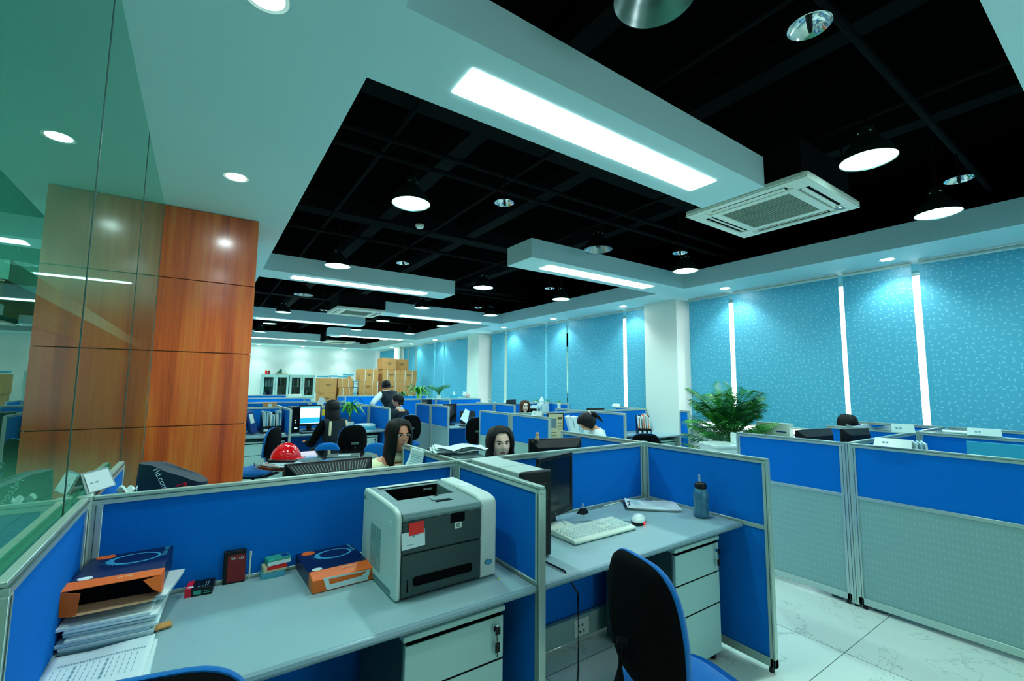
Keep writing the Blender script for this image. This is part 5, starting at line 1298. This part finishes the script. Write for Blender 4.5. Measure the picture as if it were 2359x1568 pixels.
obj('housing', MB().loft([[(-.20,-.2,.04),(.20,-.2,.04),(.20,-.2,.42),(-.20,-.2,.42)],[(-.20,-.05,.04),(.20,-.05,.04),(.20,-.05,.42),(-.20,-.05,.42)],[(-.13,.2,.08),(.13,.2,.08),(.13,.2,.34),(-.13,.2,.34)]]), 'beige_plastic', t, .01)
obj('swivel_base', MB().cyl((0,-.02,0),.13,.04,20), 'beige_plastic', t)
desk(1.3, 2.75, 14.75, 15.45, 'farthest grey desk carrying the beige box screen')

# ------------------------------------------------------------------ steel cabinets at the far wall
def steel_cabinet(x, lab, seed):
    t = thing('steel_cabinet', lab, 'cabinet', (x, 19.86, 0), 0, 'steel cabinets at the far wall')
    w_ = .475
    obj('cabinet_body', MB().box(-w_,0,0,w_,.40,.08).box(-w_,0,1.77,w_,.40,1.83).box(-w_,0,.08,-w_+.02,.40,1.77).box(w_-.02,0,.08,w_,.40,1.77).box(-w_+.02,.38,.08,w_-.02,.40,1.77).box(-w_+.02,.02,.88,w_-.02,.38,.90).box(-w_+.02,.02,1.36,w_-.02,.38,1.38), 'cabinet_grey', t)
    rq = random.Random(seed)
    for s_ in (-1, 1):
        x0, x1 = (-w_+.01, -.004) if s_ < 0 else (.004, w_-.01)
        d_ = obj('glazed_door', MB().box(x0,-.02,.92,x0+.07,0,1.80).box(x1-.07,-.02,.92,x1,0,1.80).box(x0+.07,-.02,1.72,x1-.07,0,1.80).box(x0+.07,-.02,.92,x1-.07,0,1.02), 'cabinet_grey', t, .002)
        obj('glass', MB().add([(x0+.07,-.01,1.02),(x1-.07,-.01,1.02),(x1-.07,-.01,1.72),(x0+.07,-.01,1.72)],[(0,1,2,3)]), 'cabinet_glass', d_, sm=0)
        obj('handle', MB().tube([(-.035*s_*-1 if False else s_*.035,-.03,1.24),(s_*.035,-.03,1.42)], .007, 8), 'chrome', d_)
        obj('lower_door', MB().box(x0,-.02,.08,x1,0,.91), 'cabinet_grey', t, .002)
    for sh in (.90, 1.38):
        x = -w_+.05
        for k in range(9):
            ww = rq.uniform(.04,.075); hh = rq.uniform(.16,.32)
            if rq.random() < .8: obj('stored_file', MB().box(x,.06,sh,x+ww,.3,sh+hh), rq.choice(['binder_blue','paper_blue','cabinet_side','paper','printer_mid','paper']), t, sm=0)
            x += ww+rq.uniform(.01,.05)
            if x > w_-.1: break
    return t
steel_cabinet(2.38, 'left grey steel cabinet with glazed doors at the far wall', 1)
steel_cabinet(3.36, 'right grey steel cabinet with glazed doors at the far wall', 2)
for x, m, l in ((2.06,'red','red can on the left steel cabinet'), (2.15,'dark_red','dark red can on the left steel cabinet')):
    tag(obj('can', MB().cyl((x,20.05,1.83),.042,.16,16), m, None, .004), l, 'can')
t = thing('model_ship', 'odd pale model with box parts on top of the left cabinet', 'model', (2.60, 20.05, 1.83))
obj('base', MB().box(-.22,-.1,0,.22,.1,.04), 'tan', t, .005); obj('body', MB().loft([[(-.20,-.05,.04),(.02,-.05,.04),(.02,.05,.04),(-.20,.05,.04)],[(-.05,-.03,.22),(0,-.03,.22),(0,.03,.22),(-.05,.03,.22)]]), 'leaf_teal', t)
obj('white_box', MB().obox((.10,0,.16),(.10,.08,.24),(0,-.4,0)), 'ceramic', t, .004)

# ------------------------------------------------------------------ cartons
def carton(lab, loc, rz, a, b_, h, straps=True, group='brown cartons in the tall stack', ink=True, txt=True):
    t = thing('carton', lab, 'box', loc, rz, group)
    obj('carton_body', MB().box(-a/2,-b_/2,0,a/2,b_/2,h), 'kraft', t, .004, segs=1)
    obj('tape_line', MB().box(-a/2-.001,-b_/2-.001,h*.60,a/2+.001,-b_/2,h*.61) if ink else MB().box(-a/2,-.02,h,a/2,.02,h+.001), 'carton_ink' if ink else 'cream', t, sm=0)
    if straps:
        for s_ in (-.22, .22):
            obj('strap', MB().box(s_*a-.008,-b_/2-.003,0,s_*a+.008,-b_/2-.001,h).box(s_*a-.008,-b_/2-.003,h,s_*a+.008,b_/2,h+.002), 'strap_white', t, sm=0)
    if ink:
        g = MB()
        for r_, (w2, h2) in enumerate(((.05,.012),(.16,.020),(.10,.020))): g.box(-w2/2,-b_/2-.0015,h*.55-.035*r_+.03,w2/2,-b_/2,h*.55-.035*r_+.03+h2)
        obj('printed_mark', g, 'carton_ink', t, sm=0)
    return t
rk = random.Random(11); h = .398
colx = ((4.53,'left column'),(5.28,'middle column'),(5.90,'right column'))
for c_i, (x, nm) in enumerate(colx):
    for k in range(5):
        carton('strapped brown carton in the %s of the tall stack, %s layer' % (nm, ('floor','second','third','fourth','fifth')[k]), (x+rk.uniform(-.02,.02), 15.15, k*h), rk.uniform(-2,2), .60, .46, h-.004, k > 0)
carton('brown carton alone on top of the tall stack, left one', (5.20, 15.15, 5*h), 3, .50, .44, .385, False, txt=False)
carton('brown carton on top of the tall stack, right and farther one', (5.74, 15.28, 5*h), -8, .40, .42, .365, False)
for k in range(4): carton('carton tucked left behind the tall stack, %s from the floor' % ('first','second','third','fourth')[k], (3.98, 16.05, k*.44), 6, .42, .4, .435, False, ink=False)
for x, w_, zz, l in ((3.27,.52,((0,.42),(.42,.42),(.84,.37),(1.21,.46)),'big carton pile beside the cabinets'),(3.82,.46,((0,.42),(.42,.36),(.78,.32),(1.10,.29),(1.39,.28)),'narrow strapped carton pile in the middle')):
    for k, (z, hh) in enumerate(zz):
        carton('carton in the %s, %s from the floor' % (l, ('first','second','third','fourth','fifth')[k]), (x, 15.2, z), (-6,5,-3,7,-4)[k], w_, .42, hh-.004, 'strapped' in l, 'brown cartons in the two short piles', 'strapped' not in l)
# stacks of printed brochures on and beside these cartons
def brochure_stack(lab, loc, rz, n, th=.035, w_=.30, d=.22):
    t = thing('brochure_stack', lab, 'papers', loc, rz, 'brochure stacks on the cartons')
    for k in range(n):
        obj('bundle', MB().obox((rk.uniform(-.015,.015),rk.uniform(-.015,.015),th*(k+.5)),(w_,d,th*.9),(0,0,rk.uniform(-.08,.08))), ['paper','folder_blue','paper','ceramic','paper_blue'][k % 5], t, sm=0)
    return t
brochure_stack('white and blue brochures on the big carton pile', (3.15, 15.2, 1.668), 4, 3)
brochure_stack('silver wrapped brochures hanging over the edge of the big pile', (3.46, 15.12, 1.668), 0, 2, .05, .22, .2)
brochure_stack('white brochures left of top on the narrow pile', (3.75, 15.2, 1.668), 4, 2)
brochure_stack('blue and white brochure bundle on the narrow carton pile', (3.93, 15.2, 1.740), 14, 3, .035, .26)
brochure_stack('tall striped brochure column right of the narrow pile', (4.135, 15.1, 0), 0, 42, .038, .13, .2)

# ------------------------------------------------------------------ things in the middle distance
t = thing('framed_page', 'lit newspaper page in a black frame, left of the bent down person', 'picture frame', (3.86, 4.60, .76), -12)
obj('frame', MB().box(-.12,-.01,.02,.12,.01,.41), 'black_plastic', t, .003)
obj('page', MB().box(-.105,-.012,.03,.105,-.010,.395), 'cream', t, sm=0)
obj('picture', MB().box(-.08,-.0135,.22,.01,-.012,.34), 'printer_mid', t, sm=0); obj('headline', MB().box(.03,-.0135,.33,.09,-.012,.36).box(.03,-.0135,.20,.09,-.012,.205).box(.03,-.0135,.24,.09,-.012,.245).box(.03,-.0135,.28,.09,-.012,.285).box(-.08,-.0135,.12,.01,-.012,.125).box(-.08,-.0135,.16,.01,-.012,.165), 'carton_ink', t, sm=0)
t = thing('document_holder', 'leaning white document and copy holder behind the bent down person', 'documents', (4.50, 4.86, .76), -30)
for k in range(4): obj('document', MB().obox((-.10+.07*k,.02*k,.17),(.06,.22,.34-.02*k),(0,R(-16+6*k),0)), ['paper','paper','paper_blue','crimson'][k] if k < 3 else 'ceramic', t, sm=0)
t = thing('crumpled_tissue', 'crumpled white tissues on the desk below the bent down person', 'tissues', (3.55, 3.95, .76), 0)
bpy.data.objects.remove(t)
sheets('paper_pile', 'white papers under the bent down person', (4.15, 4.78, .761), 20, 6, .012, .22, .3, 'paper', .03)
t = thing('copy_holder', 'slanted black copy holder with a white sheet in mid distance', 'document holder', (4.28, 7.72, .76), -18)
obj('board', MB().obox((0,0,.14),(.30,.012,.28),(R(-38),0,0)), 'black_plastic', t, .003); obj('sheet', MB().obox((-.01,-.012,.145),(.22,.004,.29),(R(-38),R(35),0)), 'paper', t, sm=0)
obj('rest', MB().box(-.10,.02,0,.10,.12,.02), 'black_plastic', t)
monitor('dark monitor seen edge on at the two-tone partition, mid distance', (3.92, 7.78, .76), 20, .36, .34, .06)
monitor('tall black monitor left of the brown haired head', (5.35, 7.80, .76), 25, .36, .36, .10)
monitor('grey monitor back left of the plants, far away', (4.62, 10.45, .76), 15, .36, .34, .06, back='printer_mid')
monitor('low black monitor top near the ripple blind', (5.45, 5.45, .76), 170, .34, .34, .06)
t = thing('computer_mouse', 'white mouse before the slanted copy holder', 'mouse', (4.62, 7.45, .76), 30)
obj('upper_shell', MB().ball((0,0,.016),(.03,.055,.018),16,8), 'ceramic', t)
t = thing('keyboard', 'black keyboard before the slanted copy holder', 'keyboard', (4.2, 7.45, .76), 5)
obj('case', MB().box(-.22,-.07,0,.22,.07,.02), 'black_plastic', t, .004); obj('keys', MB().box(-.21,-.06,.02,.21,.06,.026), 'alu_dark', t, .002)
t = thing('keyboard', 'black keyboard at the desk with the lattice file', 'keyboard', (5.35, 4.62, .76), -5)
obj('case', MB().box(-.20,-.07,0,.20,.07,.02), 'black_plastic', t, .004); obj('keys', MB().box(-.19,-.06,.02,.19,.06,.026), 'alu_dark', t, .002)
for i, (x, y, hh) in enumerate(((5.16,8.35,.44),(5.25,8.3,.38),(5.34,8.36,.36))):
    t = thing('clear_jar', ['tallest clear jar','middle clear jar','shortest clear jar'][i] + ' behind the two-tone partition in mid distance', 'jar', (x, y, .76), 0, 'clear jars in mid distance')
    obj('jar_body', MB().lathe([(0,0),(.04,0),(.04,hh*.8),(.025,hh*.9),(.025,hh)], n=18), 'acrylic', t, sm=60); obj('lid', MB().cyl((0,0,hh),.027,.015,14), 'ceramic', t)
desk(DC+.02, 6.45, DY+.018, 8.76, 'grey desk carrying the clear jars', 1, 'grey desks in the other cubicles')
magazine_file('dark file with papers right of the brown haired head', (5.95, 7.75, .76), 10, ['black_plastic','paper','paper_blue','teal_pack'], 2, .09)
t = thing('plush_toy', 'pink and white plush toy on the partition by the second pillar', 'toy', (6.15, 11.15, 1.15))
obj('plush_body', MB().ball((0,0,.06),(.10,.07,.06),16,10), 'pink', t); obj('plush_head', MB().ball((-.10,-.02,.10),(.055,.05,.055),14,10).ball((-.13,-.02,.155),(.015,.01,.02),8,6).ball((-.07,-.02,.155),(.015,.01,.02),8,6), 'ceramic', t)
t = thing('plush_shelf', 'tall grey file cabinet behind the far partition carrying plush toy and tissue', 'cabinet', (5.95, 11.15, 0))
t.name = 'file_cabinet'
obj('cabinet_body', MB().box(-.45,-.2,0,.45,.2,1.15), 'cabinet_grey', t); obj('drawer', MB().box(-.43,-.21,.8,.43,-.2,1.12), 'cabinet_grey', t)
t = thing('tissue_box', 'blue tissue box with a white tuft left of the plush toy', 'tissue box', (5.72, 11.12, 1.15))
obj('carton', MB().box(-.10,-.05,0,.10,.05,.08), 'folder_blue', t, .004); obj('tissue_tuft', MB().lathe([(.04,.08),(.03,.12),(.01,.16),(0,.20)], n=7), 'paper', t, sm=20)
t = thing('tissue_box', 'white paper tuft above the brown haired head by the ripple blind', 'tissue box', (6.30, 7.95, 1.145))
t.location = (6.2, 7.85, .76)
obj('carton', MB().box(-.08,-.06,0,.08,.06,.36), 'ceramic', t, .004); obj('tissue_tuft', MB().lathe([(.05,.36),(.06,.42),(.04,.47),(.0,.52)], n=6), 'paper', t, sm=20)

# ------------------------------------------------------------------ plants
def frond(m, base, d, L, droop, n=22, lw=.011, ll=.20, mi=0, rise=1.0, rg=rnd):
    """one feather leaf: rachis with paired leaflets"""
    d = Vector((d[0], d[1], 0)).normalized(); pts = []
    for k in range(n+1):
        s_ = k/n; pts.append(Vector(base) + d*(L*(.25*s_+.55*s_**1.6)) + Vector((0,0,L*rise*(s_ - droop*s_**2.4))))
    m.tube(pts, [.004*(1-.8*k/n)+.0008 for k in range(n+1)], 5, mi)
    side = d.cross(Vector((0,0,1)))
    for k in range(int(n*.25), n+1):
        s_ = k/n; p = pts[k]; tg = (pts[min(k+1,n)]-pts[k-1]).normalized(); l_ = ll*math.sin(PI*min(1,(s_-.15)/.95))**.7*rg.uniform(.85,1.1)
        for sg in (-1, 1):
            q = (side*sg*.85 + tg*.75 + Vector((0,0,-.15))).normalized(); e1 = p+q*l_*.55; e2 = p+q*l_+Vector((0,0,-.22*l_))
            wv = tg.cross(q).cross(q).normalized()*lw*.5 if tg.cross(q).length > 1e-4 else Vector((0,0,lw*.5))
            m.add([p, e1+wv, e2, e1-wv], [(0,1,2,3)], mi)
def palm(lab, loc, n, H_, seed, spread=.5, pot_h=.35, pot_r=.17):
    rg = random.Random(seed); t = thing('potted_palm', lab, 'plant', loc)
    obj('pot', MB().lathe([(0,0),(pot_r*.75,0),(pot_r,pot_h),(pot_r*.93,pot_h),(pot_r*.9,pot_h-.03)], n=28), 'ceramic', t, sm=40)
    obj('soil', MB().lathe([(0,pot_h-.03),(pot_r*.9,pot_h-.03)], n=20), 'soil', t)
    st = MB()
    for k in range(9):
        a = rg.uniform(0,6.28); st.tube([(.05*math.cos(a),.05*math.sin(a),pot_h-.04),(.07*math.cos(a),.07*math.sin(a),pot_h+H_*.35)], [.010,.006], 6)
    obj('stems', st, 'leaf_light', t)
    for k in range(n):
        a = k*2.399+rg.uniform(-.3,.3); m = MB(); r_ = k/n
        L = H_*rg.uniform(.42,.66)*(1.05-.25*r_); z = pot_h + H_*(rg.uniform(-.02,.36) if r_ < .5 else rg.uniform(.32,.58))
        frond(m, (.05*math.cos(a),.05*math.sin(a),z), (math.cos(a),math.sin(a)), L*.78 if r_ > .5 else L*.85, rg.uniform(.25,.55) if r_ < .5 else rg.uniform(.2,.4), 26, .014, .20*H_, 0, rg.uniform(.75,1.05) if r_ < .5 else rg.uniform(1.1,1.6), rg)
        obj('frond', m, rg.choice(['leaf','leaf','leaf_light','leaf_teal']), t, sm=0)
    return t
palm('big bushy palm standing by the window blinds right of the aisle', (5.84, 3.36, 0), 92, 1.22, 4, .5, .36, .2)
def leafy(lab, loc, n, L, seed, m_=('leaf','leaf_light'), wid=.035, trunk=0, pot=True, up=.6):
    rg = random.Random(seed); t = thing('potted_plant', lab, 'plant', loc, 0)
    if pot: obj('pot', MB().lathe([(0,0),(.06,0),(.08,.12),(.07,.12),(.065,.10)], n=20), 'ceramic', t); obj('soil', MB().lathe([(0,.10),(.066,.10)], n=14), 'soil', t)
    if trunk: obj('trunk', MB().tube([(0,0,.1),(.01,0,.1+trunk)], .016, 8), 'carton_ink', t)
    for k in range(n):
        a = k*2.4+rg.uniform(-.3,.3); d = Vector((math.cos(a), math.sin(a), 0)); sd = Vector((-d.y, d.x, 0)); LL = L*rg.uniform(.6,1.1); u_ = up*rg.uniform(.4,1.4); m = MB(); b0 = Vector((0,0,.10+trunk*rg.uniform(.55,1)))
        rows_ = []
        for q in range(9):
            s_ = q/8; p = b0 + d*LL*s_*.8 + Vector((0,0,LL*(u_*1.6*s_-(u_+.5)*s_**2))); wq = wid*math.sin(PI*min(.98, .08+s_*.9))**.8
            rows_.append((p-sd*wq*.5, p+Vector((0,0,-.15*wq)), p+sd*wq*.5))
        m.grid(lambda u, v: rows_[round(v*8)][round(u*2)], 3, 9)
        obj('leaf', m, rg.choice(m_), t, sm=60)
    return t
leafy('potted plant with strap leaves on the desk behind the woman in the vest', (2.12, 7.98, .76), 42, .34, 5, trunk=.28, wid=.040, up=.8)
fc = thing('file_cabinet', 'long grey cabinet behind the far partition carrying three leafy plants', 'cabinet', (4.75, 11.15, 0))
obj('cabinet_body', MB().box(-.70,-.2,0,.70,.2,1.14), 'cabinet_grey', fc); obj('drawer', MB().box(-.68,-.21,.8,0,-.2,1.1), 'cabinet_grey', fc)
leafy('bright green leafy plant in the middle of the far row by the blinds', (4.70, 11.12, 1.14), 48, .46, 6, m_=('leaf','leaf_light','leaf_light'), wid=.055, up=.95)
leafy('dark drooping plant at the left of the far row', (4.20, 11.12, 1.14), 28, .30, 7, m_=('leaf',), wid=.06, up=.55)
rg = random.Random(9)
t = thing('potted_palm', 'thin dark palm at the right of the far plant row', 'plant', (5.28, 11.15, 1.14))
obj('pot', MB().lathe([(0,0),(.06,0),(.08,.10),(.07,.10)], n=18), 'ceramic', t)
for k in range(18):
    m = MB(); a = k*2.4; frond(m, (0,0,.08), (math.cos(a),math.sin(a)), .46*rg.uniform(.6,1.1), .4, 14, .014, .12, 0, 1.1, rg); obj('frond', m, 'leaf', t, sm=0)
for i, (x, y, l) in enumerate(((6.42,8.3,'left'),(6.42,7.9,'middle'),(6.42,7.50,'right'))):
    t = leafy('tiny potted sprout by the ripple blind, %s of the three' % l, (x, y, .905) if False else (6.50, y, T), 7, .11, 20+i, m_=('leaf_light',), wid=.03, pot=False, up=1.0)
    t.location = (6.40, y, 1.06)
    obj('pot', MB().lathe([(0,0),(.035,0),(.045,.10),(.038,.10)], n=14), 'ceramic', t); 
    obj('pot_stand', MB().lathe([(.0,-.30),(.04,-.30),(.04,.0),(0,0)], n=14), 'ceramic', t)
# white cabinet left of the big palm
t = thing('white_cabinet', 'white cabinet with raised right end, partly hidden by the palm', 'cabinet', (5.08, 3.02, 0), -30)
obj('cabinet_body', MB().box(-.17,-.2,0,.17,.2,.84), 'ceramic', t, .006); obj('worktop', MB().box(-.18,-.21,.84,.17,.21,.875), 'ceramic', t, .008); obj('raised_end', MB().box(.13,-.20,.875,.17,.05,1.0), 'ceramic', t, .01)
